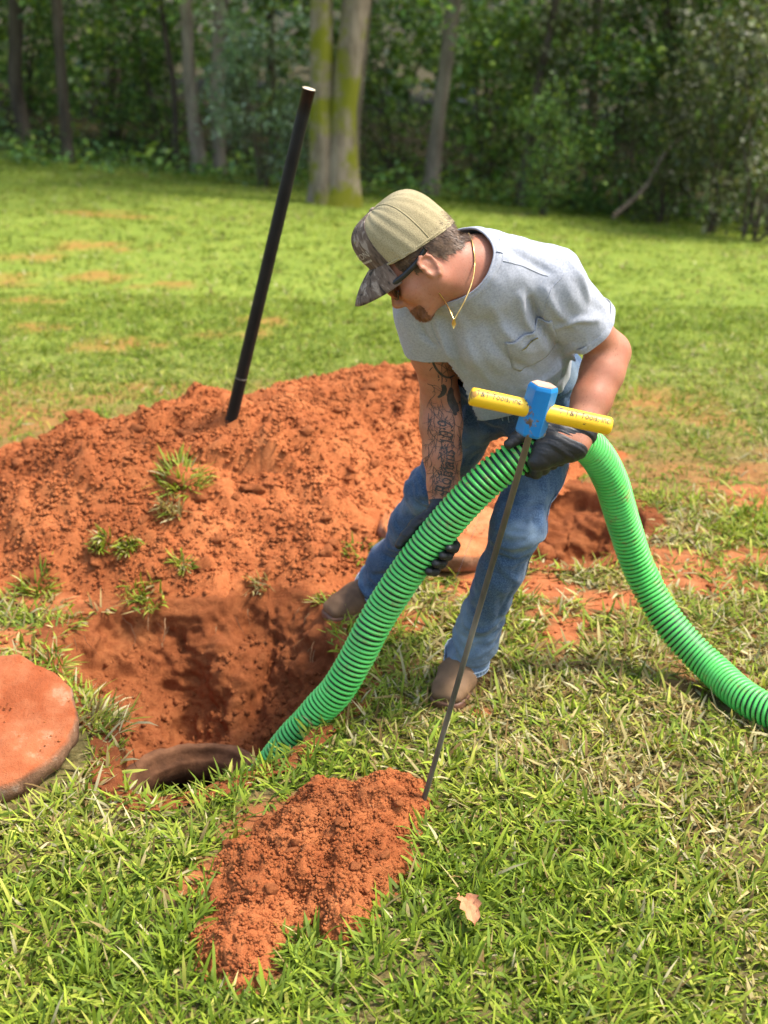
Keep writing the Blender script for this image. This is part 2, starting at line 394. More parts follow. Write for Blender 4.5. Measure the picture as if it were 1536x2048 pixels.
# mound
def height_mesh(hf, x0, x1, y0, y1, st, base, cut=-.004):
    xs = np.arange(x0, x1, st); ys = np.arange(y0, y1, st); X, Y = np.meshgrid(xs, ys, indexing='ij')
    H = hf(X, Y); Z = base(X, Y)+H
    V = np.stack([X, Y, Z], -1).reshape(-1, 3); F = grid_faces(len(xs), len(ys))
    ok = (H.reshape(-1)[F] > cut).any(1); F = F[ok]
    u, inv = np.unique(F, return_inverse=True); return V[u], inv.reshape(F.shape)
V, F = height_mesh(mound_h, -3.0, 1.05, 3.36, 5.6, .0125, terrain)
N = vnormals(V, F); V = V+N*(.009*fbm(V*45, 3, 61))[:, None]
mound = tag(obj('dirt_mound', V, F, M_SOIL, loc=(-.6, 4.3, 0)), 'long heap of loose orange clay dug out behind the hole', 'dirt mound')
V, F = height_mesh(spoil_h, -.52, .16, 1.82, 2.64, .006, lambda x, y: terrain(x, y))
N = vnormals(V, F); V = V+N*(.006*fbm(V*70, 3, 62))[:, None]
spoil = tag(obj('dirt_pile', V, F, M_SOIL, loc=(-.2, 2.2, 0)), 'small low pile of orange clay on the grass in the foreground', 'dirt pile')

# the dug holes, carved out of the soil
RC = G(402, 1540, -.27); RC = A3(RC[0]-.005, 2.975, -.235)         # riser collar centre
def dig(lut, ctr, depth, box, back, seed, ring=None, hvox=.009):
    f = Field(box[0], box[1], hvox); g = [f.lo[k]+f.h*np.arange(f.n[k]) for k in range(3)]
    X2, Y2 = np.meshgrid(g[0], g[1], indexing='ij'); L = lut(X2, Y2); th = np.arctan2(Y2-ctr[1], X2-ctr[0])
    sl = .04+back*np.clip(np.sin(th)+.25, 0, 1)*(1+.3*np.sin(th*5+1)+.2*np.sin(th*9))
    Z = g[2][None, None, :]; q = np.clip(-Z/depth, 0, 1.3)
    inset = sl[:, :, None]*q**1.35+.035*np.sin(X2*17+Y2*5)[:, :, None]*q*(1-q)
    air = np.maximum(inset-L[:, :, None], (-depth+.02*np.sin(X2*9)[:, :, None]*np.cos(Y2*8)[:, :, None])-Z)   # < 0 inside the dug space
    air = np.minimum(air, np.maximum(-.46-Z, np.hypot(X2-ring[0], Y2-ring[1])[:, :, None]-.175)) if ring is not None else air
    d = np.maximum(Z-.009-.0*X2[:, :, None], -air); f.a[:] = d
    V, F = f.mesh(3)
    c = V[F].mean(1); out = lut(c[:, 0], c[:, 1]) < -.065
    side = (np.abs(c-f.lo) < 2.2*f.h).any(1) | (np.abs(c-(f.lo+f.h*(f.n-1))) < 2.2*f.h)[:, :2].any(1)
    side |= (c[:, 2] < -.385) | ((np.hypot(c[:, 0]-ring[0], c[:, 1]-ring[1]) < .20) & (c[:, 2] < -depth+.0)) if ring is not None else False; F = F[~(out | side)]; u, inv = np.unique(F, return_inverse=True); V = V[u]; F = inv.reshape(F.shape)
    N = vnormals(V, F); w = sstep(.002, -.05, V[:, 2])*(1 if ring is None else sstep(.16, .23, np.hypot(V[:, 0]-ring[0], V[:, 1]-ring[1])))
    am = .030*fbm(V*7, 2, seed)+.017*fbm(V*17, 3, seed+1)+.008*(1-2*np.abs(fbm(V*26, 2, seed+4)))+.006*fbm(V*55, 3, seed+2)
    V = V+N*(am*w+.005*fbm(V*40, 2, seed+6)*(1-w))[:, None]
    V[:, 2] += terrain(V[:, 0], V[:, 1]); return V, F
V, F = dig(L_HOLE, HC, .33, ((-1.08, 2.42, -.52), (.18, 3.86, .05)), .25, 70, RC)
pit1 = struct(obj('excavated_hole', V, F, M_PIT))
V, F = dig(L_PIT2, A3(.58, 4.15, 0), .17, ((.18, 3.55, -.32), (.98, 4.72, .05)), .18, 80)
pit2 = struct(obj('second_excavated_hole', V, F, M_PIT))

# clods: variants share their meshes
rng = np.random.default_rng(7); LID1 = G(-45, 1472, .05); LID2 = G(885, 1072, .05)
def ico(sub):
    bm = bmesh.new(); bmesh.ops.create_icosphere(bm, subdivisions=sub, radius=1)
    V = np.array([v.co[:] for v in bm.verts]); F = np.array([[v.index for v in f.verts] for f in bm.faces]); bm.free(); return V, F
IV1, IF1 = ico(1); IV2, IF2 = ico(2)
CLOD = []
for k in range(10):
    bm = bmesh.new(); pts = rng.standard_normal((16, 3)); pts /= np.linalg.norm(pts, axis=1)[:, None]; pts *= rng.uniform(.75, 1.1, (16, 1))*A3(1, rng.uniform(.65, 1), rng.uniform(.5, .8))
    for p in pts: bm.verts.new(tuple(p))
    r0 = bmesh.ops.convex_hull(bm, input=bm.verts[:]); bmesh.ops.delete(bm, geom=[v for v in bm.verts if not v.link_faces], context='VERTS')
    bmesh.ops.subdivide_edges(bm, edges=bm.edges[:], cuts=2, use_grid_fill=True); bmesh.ops.triangulate(bm, faces=bm.faces[:]); bm.verts.index_update()
    v = np.array([x.co[:] for x in bm.verts]); f = np.array([[x.index for x in q.verts] for q in bm.faces]); bm.free()
    v = laplace(v, f, 1, .35); v = v*(1+.14*fbm(v*2.5+k*3.1, 3, 95+k))[:, None]; CLOD.append(me_from('clod', v, f, True, [M_SOIL]))
def place_clods(parent, hf, n, box, sz, ok, seed):
    r = np.random.default_rng(seed); base = rootloc(parent); c = 0; t = 0
    while c < n and t < n*60:
        t += 1; x = r.uniform(box[0], box[1]); y = r.uniform(box[2], box[3])
        if not ok(x, y): continue
        s = sz[0]*(sz[1]/sz[0])**(r.random()**3.4)
        z = float(terrain(x, y))+max(float(hf(x, y)), 0)
        o = bpy.data.objects.new('clod', CLOD[r.integers(10)]); COL.objects.link(o); o.parent = parent
        o.location = Vector((x, y, z+s*.22))-Vector(base); o.scale = (s,)*3; o.rotation_euler = (r.uniform(-.5, .5), r.uniform(-.5, .5), r.uniform(0, 6.28)); c += 1
hm = L_MOUND
L_SP = Lut(spoil_h, -.6, .25, 1.75, 2.75, .006, -.05)
place_clods(mound, hm, 300, (-1.3, .8, 3.5, 5.1), (.012, .046), lambda x, y: float(L_MOUND(x, y)) > .015 and abs(x) < .30*y, 11)
place_clods(spoil, L_SP, 150, (-.42, .08, 1.9, 2.58), (.005, .021), lambda x, y: float(L_SP(x, y)) > .004, 12)
def crumbs(hf, n, box, sz, thr, seed, parent, name='soil_crumbs', zf=None):
    r = np.random.default_rng(seed); x = r.uniform(box[0], box[1], n*3); y = r.uniform(box[2], box[3], n*3)
    h = hf(x, y); ok = h > thr*(.35+r.random(n*3)); x, y, h = x[ok][:n], y[ok][:n], h[ok][:n]; m = len(x)
    s = sz[0]*(sz[1]/sz[0])**(r.random(m)**2.2); z = terrain(x, y)+np.maximum(h if zf is None else zf(x, y), 0)+s*.3
    iv, i_f = ico(1); iv = iv[:12] if False else iv
    bm = bmesh.new(); bmesh.ops.create_icosphere(bm, subdivisions=1, radius=1); bm.free()
    jit = 1+.3*r.standard_normal((m, len(iv), 1)).clip(-1.5, 1.5)*.6
    q = r.standard_normal((m, 1, 3))*.25+1
    V = (np.stack([x, y, z], 1)[:, None]+iv[None]*jit*q*A3(1, 1, .8)*s[:, None, None]).reshape(-1, 3)
    F = (i_f[None]+(np.arange(m)*len(iv))[:, None, None]).reshape(-1, 3)
    return stuff(obj(name, V, F, M_SOIL, parent))
_oct_v = np.array([[1,0,0],[-1,0,0],[0,1,0],[0,-1,0],[0,0,1],[0,0,-1.]]); _oct_f = np.array([[0,2,4],[2,1,4],[1,3,4],[3,0,4],[2,0,5],[1,2,5],[3,1,5],[0,3,5]])
def ico(sub): return (_oct_v, _oct_f) if sub == 1 else (IV2, IF2)
crumbs(L_MOUND, 46000, (-1.5, 1.0, 3.45, 5.4), (.0020, .0105), .03, 21, mound)
crumbs(L_SP, 12000, (-.45, .12, 1.86, 2.62), (.0016, .0068), .012, 22, spoil)
# crumbs strewn over the ground by the heaps
def strewn(x, y):
    return np.maximum.reduce([dirt_mask(x, y)*.9, sstep(-.10, .0, L_SPOIL(x, y)), 0*x])*(L_HOLE(x, y) < -.02)*(L_PIT2(x, y) < -.02)*(np.hypot(x-LID2[0], y-LID2[1]) > .24)-.35
r_ = np.random.default_rng(23)
crumb_ground = crumbs(strewn, 5000, (-1.3, 1.0, 1.9, 4.6), (.003, .011), .6, 23, None, 'loose_soil', L_MOUND)
crumb_ground['label'] = 'loose orange soil crumbs scattered over the grass'; crumb_ground['category'] = 'soil'
def pit_crumbs():
    r = np.random.default_rng(24); bv = bvh_of(np.array([v.co[:] for v in pit1.data.vertices]), [list(p.vertices) for p in pit1.data.polygons])
    Vs = []; Fs = []; n = 0
    for _ in range(2600):
        x = r.uniform(-.9, -.05); y = r.uniform(2.65, 3.6); h = bv.ray_cast((x, y, .3), (0, 0, -1))
        if h[0] is None or h[0][2] > -.1: continue
        if math.hypot(x-RC[0], y-RC[1]) < .17: continue
        s = .003*(5**(r.random()**2)); v = _oct_v*(1+.3*r.standard_normal((6, 1)).clip(-1, 1))*s+np.array(h[0][:])
        Vs.append(v); Fs.append(_oct_f+n); n += 6
    return np.concatenate(Vs), np.concatenate(Fs)
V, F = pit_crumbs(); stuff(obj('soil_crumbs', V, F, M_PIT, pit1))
# roots hanging out of the cut walls
def roots():
    r = np.random.default_rng(33); Vs = []; Fs = []; n = 0
    for _ in range(70):
        i = r.integers(180); q = HOLE[i]
        if q[1] < 2.85 and r.random() < .7: continue
        d = nrm(A3(HC[0]-q[0], HC[1]-q[1], 0)); p = A3(q[0], q[1], -r.uniform(.0, .1))+d*.035; path = [p]
        L = r.uniform(.04, .14); k = 7; v = d*.6+A3(r.normal()*.4, r.normal()*.4, -.4)
        for j in range(k):
            v = nrm(v+A3(r.normal()*.35, r.normal()*.35, r.normal()*.3-.35)); path.append(path[-1]+v*L/k)
        path = np.array(path); T = np.gradient(path, axis=0); s = np.cross(T, [0, 1, .3]); s /= np.linalg.norm(s, axis=1)[:, None]+1e-9
        w = np.linspace(.0014, .0004, len(path))[:, None]; v_ = np.concatenate([path-s*w, path+s*w]); m = len(path)
        f = np.array([[a, a+1, m+a+1, m+a] for a in range(m-1)]); Vs.append(v_); Fs.append(f+n); n += 2*m
    return np.concatenate(Vs), np.concatenate(Fs)
V, F = roots(); stuff(obj('roots', V, F, simple('root_fibre', [(.3, (.22, .10, .04)), (.7, (.42, .24, .11))], 30, .8), pit1))

# concrete collar at the bottom, opening into the dark tank
M_CONC = simple('stained_concrete', [(.3, (.09, .040, .020)), (.5, (.17, .076, .036)), (.7, (.30, .14, .068))], 14, .9, 60, .7, .006, .2)
col_e = thing('tank_collar', 'round stained concrete collar around the dark opening at the bottom of the hole', 'concrete collar', RC)
pr = [(.45,-1.0),(.45,-.16),(.15,-.10),(.142,-.036),(.146,-.030),(.156,-.026),(.160,-.010),(.165,-.002),(.171,.002),(.192,.0),(.203,-.012),(.21,-.06),(.21,-.12)]
V, F = lathe(pr, RC, 72); F = F[:, ::-1]; V += .006*np.stack([fbm(V*24, 3, 101), fbm(V*24, 3, 102), fbm(V*24, 3, 103)], 1)
obj('ring', V, F, M_CONC, col_e)
V, F = lathe([(.0005,-1.0),(.46,-1.0)], RC, 40); obj('tank_bottom', V, F, simple('tank_sludge', [(.4, (.006, .005, .004)), (.6, (.015, .012, .01))], 10, .35), col_e)

# concrete lids
def lid_mat(name='lid_concrete', k=1.0):
    m, nt, b = nodes(name); c = coord(nt, 'Object')
    a = ramp(nt, noise(nt, 9, 6, .62, c), [(.28, (.25*k, .065*k, .022*k)), (.46, (.36*k, .105*k*k, .036*k*k)), (.62, (.44*k, .165*k*k, .068*k*k)), (.78, (.52, .33, .20))])
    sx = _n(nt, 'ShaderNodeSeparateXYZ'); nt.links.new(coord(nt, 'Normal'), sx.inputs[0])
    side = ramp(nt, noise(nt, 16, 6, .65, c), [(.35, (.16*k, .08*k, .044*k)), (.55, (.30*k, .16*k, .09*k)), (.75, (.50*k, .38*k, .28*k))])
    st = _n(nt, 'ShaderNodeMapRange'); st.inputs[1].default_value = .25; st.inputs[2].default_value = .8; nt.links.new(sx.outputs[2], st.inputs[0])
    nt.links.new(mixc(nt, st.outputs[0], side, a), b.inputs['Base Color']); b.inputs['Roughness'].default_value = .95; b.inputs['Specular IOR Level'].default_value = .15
    mx = _n(nt, 'ShaderNodeMath', operation='ADD'); nt.links.new(noise(nt, 30, 8, .7, c), mx.inputs[0]); nt.links.new(noise(nt, 160, 4, .7, c), mx.inputs[1])
    bump(nt, b, mx.outputs[0], .6, .008); return m
M_LID = lid_mat(k=.88); M_LID2 = lid_mat('pale_lid_concrete', 1.12)
def lid(loc, r, th, tilt, label, seed):
    pr = [(.0006, th)]+[(r*t, th+.004*math.cos(t*9)) for t in np.linspace(.1, .9, 12)]+[(r*.955, th-.001), (r*.982, th-.006), (r, th-.018), (r*1.0, th*.5), (r*.985, .006), (r*.95, 0), (.0006, 0)]
    V, F = lathe(pr, (0, 0, 0), 110); F = F[:, ::-1]
    e = .010*fbm(V*14, 3, seed)+.006*fbm(V*40, 3, seed+1)
    rr = np.linalg.norm(V[:, :2], axis=1, keepdims=True)+1e-6
    V[:, :2] += V[:, :2]/rr*(e[:, None]*.7)*(rr > .8*r); V[:, 2] += e*.45*(V[:, 2] > th*.6)
    if np.einsum('ij,ij->i', np.cross(V[F[:, 1]]-V[F[:, 0]], V[F[:, 2]]-V[F[:, 1]]), V[F[:, 0]]-A3(0, 0, th/2)).sum() < 0: F = F[:, ::-1]
    o = obj('concrete_lid', V, F, M_LID); o.location = tuple(loc); o.rotation_euler = tilt
    return tag(o, label, 'concrete lid')
LID1 = G(-45, 1472, .05)
LIDA = lid((LID1[0], LID1[1], .046), .228, .062, (math.radians(14), math.radians(-2), .3), 'round clay-stained concrete lid lying at the left edge beside the hole', 201)
LID2 = G(885, 1072, .05)
LIDB = lid((LID2[0]+.01, LID2[1]+.02, .022), .215, .06, (math.radians(7), 0, 1.1), 'round orange-dusted concrete lid lying on the ground behind the man\'s legs', 211)
LIDB.data.materials[0] = M_LID2
for L_, sd in ((LIDA, 31), (LIDB, 32)):      # soil caked on the lids
    r = np.random.default_rng(sd); n = 420; a = r.uniform(0, 6.283, n); q = .215*np.sqrt(r.random(n)); keep = fb2(np.cos(a)*q, np.sin(a)*q, 9, 2, sd) > -.1; a, q = a[keep], q[keep]; n = len(a)
    s_ = .0012*(4**(r.random(n)**2.5)); c = np.stack([np.cos(a)*q, np.sin(a)*q, np.full(n, .060)+s_*.2], 1)
    v = (c[:, None]+_oct_v[None]*(1+.3*r.standard_normal((n, 6, 1)).clip(-1, 1))*s_[:, None, None]).reshape(-1, 3); f = (_oct_f[None]+(np.arange(n)*6)[:, None, None]).reshape(-1, 3)
    o = bpy.data.objects.new('soil_crumbs', me_from('soil_crumbs', v, f, True, [M_SOIL])); COL.objects.link(o); o.parent = L_; stuff(o)
# dry leaf
def leaf_thing(u, v):
    c = G(u, v, .035); n, m = 12, 7; s = np.linspace(0, 1, n); w = .019*np.sin(np.pi*np.clip(s*.86+.1, 0, 1))**.6*(1+.25*np.sin(s*23))
    t = np.linspace(-1, 1, m); d = nrm(A3(.2, -1, 0)); q = A3(d[1], -d[0], 0)
    V = np.array([c+d*(.085*(a-.5))+q*(w[i]*b)+A3(0, 0, .012*math.sin(a*3)+.010*b*b+.004*math.sin(7*b+5*a)) for i, a in enumerate(s) for b in t])
    return tag(obj('dry_leaf', V, grid_faces(n, m), simple('dry_leaf', [(.3, (.42, .15, .06)), (.7, (.60, .28, .13))], 40, .8, 60, .4), loc=c), 'curled orange-brown dry leaf lying on the foreground grass', 'leaf')
leaf_thing(938, 1822)
# ------------------------------------------------------------------ hose, probe, pole
HOSE_R = .0415
hp = [P(432, 1668, 2.95), P(502, 1584, 2.92), P(572, 1498, 2.90), P(676, 1376, 2.88), P(768, 1214, 2.88), P(874, 1068, 2.88), P(970, 962, 2.88), P(1056, 900, 2.89), P(1120, 876, 2.93), P(1178, 896, 3.0), P(1222, 962, 3.07), P(1252, 1060, 3.14), P(1287, 1160, 3.15), P(1345, 1255, 3.10), P(1425, 1338, 3.02)]
e0 = hp[-1]; e1 = G(1520, 1412, .046); hp += [e1, e1+A3(.16, -.13, 0), e1+A3(.36, -.24, 0), e1+A3(.65, -.3, 0)]
HP, HLEN = resample(catmull(hp, 700), 900)
HP = HP+.0035*np.stack([fbm(np.stack([np.arange(900)*.03, np.zeros(900)+k, np.zeros(900)], 1), 2, 130+k) for k in range(3)], 1)*np.linspace(1, .3, 900)[:, None]
HT, HN, HB = frames(HP)
def hose_at(px):        # path index nearest to a picture point
    w = HP-A3(0, 0, CAM_H); z = w[:, 1]*math.cos(PITCH)-w[:, 2]*math.sin(PITCH); y = w[:, 1]*math.sin(PITCH)+w[:, 2]*math.cos(PITCH)
    u = 768+FPX*w[:, 0]/z; v = 1024-FPX*y/z; return int(np.argmin((u-px[0])**2+(v-px[1])**2))
def hose_mats():
    m, nt, b = nodes('green_hose_rib'); c = coord(nt, 'Object')
    g = ramp(nt, noise(nt, 12, 4, .6, c), [(.3, (.075, .52, .085)), (.7, (.12, .65, .125))])
    g = mixc(nt, ramp(nt, noise(nt, 150, 5, .7, c), [(.60, (0, 0, 0)), (.68, (1, 1, 1))]), g, (.20, .20, .05))
    g = mixc(nt, ramp(nt, noise(nt, 26, 7, .78, c), [(.55, (0, 0, 0)), (.66, (.85, .85, .85))]), g, (.27, .17, .05))
    g = mixc(nt, ramp(nt, noise(nt, 4, 3, .5, c), [(.4, (0, 0, 0)), (.7, (.28, .28, .28))]), g, (.20, .55, .22))
    nt.links.new(g, b.inputs['Base Color']); b.inputs['Roughness'].default_value = .42; bump(nt, b, noise(nt, 200, 4, .6, c), .15, .001)
    m2 = simple('black_hose_wall', [(.3, (.006, .012, .008)), (.7, (.014, .022, .016))], 30, .5, 90, .2); return m, m2
M_RIB, M_HB = hose_mats()
hose = thing('suction_hose', 'green ribbed suction hose held over the hole, running off to the right', 'hose', (.3, 2.9, 0))
V, F = tube(HP[::4], HOSE_R-.0045, 22, True); obj('wall', V, F, M_HB, hose)
pitch = .0128; turns = HLEN/pitch; n = int(turns*26); s = np.linspace(0, 899, n)
ph = np.linspace(0, turns*2*np.pi, n); c = np.stack([np.interp(s, np.arange(900), HP[:, k]) for k in range(3)], 1)
def itp(Q): q = np.stack([np.interp(s, np.arange(900), Q[:, k]) for k in range(3)], 1); return q/np.linalg.norm(q, axis=1)[:, None]
t_, n_, b_ = itp(HT), itp(HN), itp(HB); rad = np.cos(ph)[:, None]*n_+np.sin(ph)[:, None]*b_
prof = [(-.0042, -.006), (-.0040, -.0022), (-.0028, -.0002), (0, .0008), (.0028, -.0002), (.0040, -.0022), (.0042, -.006)]
V = np.stack([c+rad*(HOSE_R+dr)+t_*da for da, dr in prof], 1).reshape(-1, 3); F = grid_faces(n, len(prof))
obj('rib', V, F, M_RIB, hose)

# T-handled soil probe
tip = G(836, 1640, -.03); top = P(1088, 770, 2.45); axp = nrm(top-tip)
M_STEEL = simple('rusty_rod', [(.3, (.05, .045, .038)), (.5, (.13, .115, .092)), (.72, (.25, .22, .18))], 16, .55, 60, .5, .002, .5, 6, .35, (1, 1, .25))
probe = thing('soil_probe', 'T-handled steel probe with yellow grip and blue head stuck in the grass', 'soil probe', tip)
blk = .102; blk0 = top-axp*blk
V, F = tube(np.array([tip, tip+axp*.02, (tip+top)/2, blk0+axp*.01]), [.003, .0058, .0060, .0066], 14); obj('rod', V, F, M_STEEL, probe)
def paint_mat(name, a, b_, chip, chip2, sc=30, lo=.62):
    m, nt, b = nodes(name); c = coord(nt, 'Object')
    col = ramp(nt, noise(nt, 14, 5, .6, c), [(.3, a), (.7, b_)])
    f = ramp(nt, noise(nt, sc, 7, .72, c), [(lo, (0, 0, 0)), (lo+.03, (1, 1, 1))])
    col = mixc(nt, f, col, ramp(nt, noise(nt, 60, 4, .6, c), [(.4, chip), (.6, chip2)]))
    nt.links.new(col, b.inputs['Base Color']); b.inputs['Roughness'].default_value = .42
    bump(nt, b, noise(nt, sc, 7, .72, c), .25, .002); return m
M_BLUE = paint_mat('chipped_blue_paint', (.0, .16, .44), (.003, .23, .56), (.10, .06, .04), (.26, .20, .15), 24, .585)
M_YEL = paint_mat('scuffed_yellow_grip', (.80, .45, .008), (.90, .56, .02), (.13, .06, .02), (.38, .19, .03), 22, .60)
bd = nrm(P(1222, 842, 2.46)-P(950, 774, 2.46)); bd = nrm(bd-axp*np.dot(bd, axp)); fn = np.cross(axp, bd)
if fn[1] > 0: fn = -fn
hexr = .0295; vs = []
for zz, sc in ((0, .9), (.005, 1), (blk-.007, 1), (blk, .9)):
    for k in range(6):
        a = math.radians(60*k+28); vs.append(blk0+axp*zz+(bd*math.sin(a)+fn*math.cos(a)*.8)*hexr*sc)
vs = np.array(vs); fs = [[i*6+k, i*6+(k+1) % 6, (i+1)*6+(k+1) % 6, (i+1)*6+k] for i in range(3) for k in range(6)]+[[5, 4, 3, 2, 1, 0], [18, 19, 20, 21, 22, 23]]
head = obj('head_block', vs, fs, M_BLUE, probe, False)
bm = bmesh.new(); bm.from_mesh(head.data); bmesh.ops.recalc_face_normals(bm, faces=bm.faces); bmesh.ops.bevel(bm, geom=bm.edges[:], offset=.0011, segments=2, affect='EDGES', profile=.6); bm.to_mesh(head.data); bm.free()
V, F = lathe([(.0004, .0008), (.024, .0006), (.0285, .0004)], top, 6, axp); 
cap_v = np.array([top+axp*.0012+(bd*math.sin(math.radians(60*k+28))+fn*math.cos(math.radians(60*k+28))*.8)*hexr*.84 for k in range(6)])
obj('worn_top', cap_v, [[0, 1, 2, 3, 4, 5]], simple('bare_scuffed_metal', [(.3, (.30, .17, .11)), (.7, (.50, .36, .27))], 30, .7, 60, .5), head, False)
hc = blk0+axp*.050; hl = .137; hr = .0175
pr = [(.0005, -hl), (hr*.8, -hl), (hr*.97, -hl+.003), (hr, -hl+.009)]+[(hr, z) for z in np.linspace(-hl+.02, hl-.02, 12)]+[(hr, hl-.009), (hr*.97, hl-.003), (hr*.8, hl), (.0005, hl)]
V, F = lathe(pr, hc+bd*.008, 32, bd)
if np.einsum('ij,ij->i', np.cross(V[F[:, 1]]-V[F[:, 0]], V[F[:, 2]]-V[F[:, 1]]), V[F[:, 1]]-hc).sum() < 0: F = F[:, ::-1]
handle = obj('handle', V, F, M_YEL, probe)
def text_mesh(s, size, shear=0.0):
    cu = bpy.data.curves.new('t', 'FONT'); cu.body = s; cu.size = size; cu.shear = shear; cu.resolution_u = 3
    o = bpy.data.objects.new('t', cu); COL.objects.link(o); bpy.context.view_layer.update()
    me = o.evaluated_get(bpy.context.evaluated_depsgraph_get()).to_mesh()
    bm = bmesh.new(); bm.from_mesh(me); bmesh.ops.triangulate(bm, faces=bm.faces[:])
    for _ in range(3):
        lg = [x for x in bm.edges if x.calc_length() > size*.16]
        if lg: bmesh.ops.subdivide_edges(bm, edges=lg, cuts=1); bmesh.ops.triangulate(bm, faces=bm.faces[:])
    bm.verts.index_update(); V = np.array([v.co[:] for v in bm.verts]); F = [[v.index for v in f.verts] for f in bm.faces]; bm.free()
    bpy.data.objects.remove(o); bpy.data.curves.remove(cu); V[:, 0] -= V[:, 0].min(); return V, F
M_INK = simple('grip_print', [(.4, (.06, .045, .035)), (.7, (.14, .11, .07))], 60, .6)
upv = nrm(axp*.75+fn*.66)          # print runs along the upper front of the grip
def wrap_handle(V, x0, flip=1):
    th0 = math.radians(33); out = []
    for x, y, _ in V:
        th = th0+y/hr; out.append(hc+bd*.008+bd*(x0+x)+(fn*math.cos(th)+axp*math.sin(th))*(hr+.0009))
    return np.array(out)
V, F = text_mesh('T&T Tools, Inc.', .0165, .1); V[:, 0] *= .86; L_ = V[:, 0].max()
obj('lettering', wrap_handle(V, .044), F, M_INK, handle, False)
obj('lettering', wrap_handle(V, -.128), F, M_INK, handle, False)
V = np.array([[0, .012, 0], [.012, .012, 0], [.006, 0, 0]]); obj('triangle_mark', wrap_handle(V, .029), [[0, 1, 2]], M_INK, handle, False); obj('triangle_mark', wrap_handle(V, -.128+L_+.004), [[0, 1, 2]], M_INK, handle, False)

# black pole standing in the mound
_d = _ray(463, 838); _t = 3.0
while _t < 6 and (A3(0, 0, CAM_H)+_d*_t)[2] > float(terrain(*(_d*_t)[:2]))+max(float(L_MOUND(*(_d*_t)[:2])), 0): _t += .004
pb = A3(0, 0, CAM_H)+_d*_t; pt_ = P(618, 178, pb[1]-.08); ax_ = nrm(pt_-pb)
pole = thing('digging_bar', 'long black-painted pole stuck upright in the dirt mound, leaning right', 'pole', pb)
M_POLE = paint_mat('chipped_black_paint', (.008, .008, .008), (.016, .016, .015), (.10, .08, .06), (.40, .37, .32), 34, .74); M_POLE.node_tree.nodes['Principled BSDF'].inputs['Specular IOR Level'].default_value = .2
path = np.array([pb-ax_*.25]+[pb+ax_*t for t in np.linspace(0, np.linalg.norm(pt_-pb), 14)]); V, F = tube(path, .0195, 18); obj('shaft', V, F, M_POLE, pole)
V, F = lathe([(.0005, .0012), (.016, .0012), (.0190, .0008)], pt_, 18, ax_); obj('cut_end', V, F, simple('cut_wood_end', [(.3, (.55, .42, .28)), (.7, (.75, .64, .48))], 60, .8), pole)
k0 = pb+ax_*.145; V, F = lathe([(.0195, -.002), (.0206, 0), (.0195, .002)], k0, 18, ax_); obj('wire_wrap', V, F, M_STEEL, pole)
# ------------------------------------------------------------------ the man
cr, cu_, ct = A3(1, 0, 0), A3(0, math.sin(PITCH), math.cos(PITCH)), A3(0, -math.cos(PITCH), math.sin(PITCH))
hF = nrm(cr*-.75+cu_*-.62+ct*-.22); hU = cr*-.61+cu_*.75+ct*.24; hU = nrm(hU-hF*np.dot(hU, hF)); hL = np.cross(hU, hF)
HS = .875
HCN = P(852, 538, 2.73)-hL*.078*HS
def h(f, l, u): return HCN+(hF*f+hL*l+hU*u)*HS
HAX = np.stack([hF, hL, hU])
aL, aR = A3(.218, 3.09, .085), A3(-.018, 3.50, .085)
kL, kR = P(1030, 1072, 2.92), P(858, 992, 3.26)
jL, jR = A3(.405, 3.17, .70), A3(.235, 3.17, .73)
Pc = (jL+jR)/2+A3(0, 0, .03)
NB = P(950, 540, 2.84)
sL, sR = P(1102, 562, 2.88), P(850, 618, 2.93)
eL, eR = P(1220, 704, 3.00), P(880, 800, 3.04)
wL, wR = P(1152, 880, 2.86), P(888, 998, 2.99)
S = nrm(NB-Pc); A = nrm(sL-sR); A = nrm(A-S*np.dot(A, S)); Fn = np.cross(A, S)
SA = np.stack([A, Fn, S])
person = thing('person', 'man in grey t-shirt, jeans, cap and black gloves bending over the hose', 'person', (.12, 3.25, 0))

def skin_mat():
    m, nt, b = nodes('skin'); c = coord(nt, 'Object')
    col = ramp(nt, noise(nt, 14, 5, .6, c), [(.3, (.34, .130, .072)), (.55, (.44, .188, .108)), (.75, (.51, .24, .145))])
    col = mixc(nt, ramp(nt, noise(nt, 230, 3, .6, c), [(.58, (0, 0, 0)), (.72, (.6, .6, .6))]), col, (.24, .085, .045))
    col = mixc(nt, ramp(nt, noise(nt, 34, 6, .7, c), [(.45, (0, 0, 0)), (.7, (.5, .5, .5))]), col, (.46, .15, .085))
    nt.links.new(col, b.inputs['Base Color']); b.inputs['Roughness'].default_value = .48; b.inputs['Specular IOR Level'].default_value = .4
    b.inputs['Subsurface Weight'].default_value = .12; b.inputs['Subsurface Radius'].default_value = (.012, .005, .003); b.inputs['Subsurface Scale'].default_value = .5
    bump(nt, b, noise(nt, 260, 5, .65, c), .32, .0015); return m
M_SKIN = skin_mat()
def fabric(name, stops, sc, weave, rough=.9, fade=None, bst=.3):
    m, nt, b = nodes(name); c = coord(nt, 'Object')
    col = ramp(nt, noise(nt, sc, 4, .75, c), stops)
    if fade: col = mixc(nt, ramp(nt, noise(nt, fade[0], 3, .55, c), [(fade[1], (0, 0, 0)), (fade[2], (fade[4],)*3)]), col, fade[3])
    nt.links.new(col, b.inputs['Base Color']); b.inputs['Roughness'].default_value = rough; b.inputs['Specular IOR Level'].default_value = .2
    b.inputs['Sheen Weight'].default_value = .15
    bump(nt, b, noise(nt, weave, 3, .7, c), bst, .0012); return m
M_TEE = fabric('heather_grey_jersey', [(.36, (.30, .315, .35)), (.5, (.365, .38, .42)), (.64, (.43, .445, .485))], 220, 420)
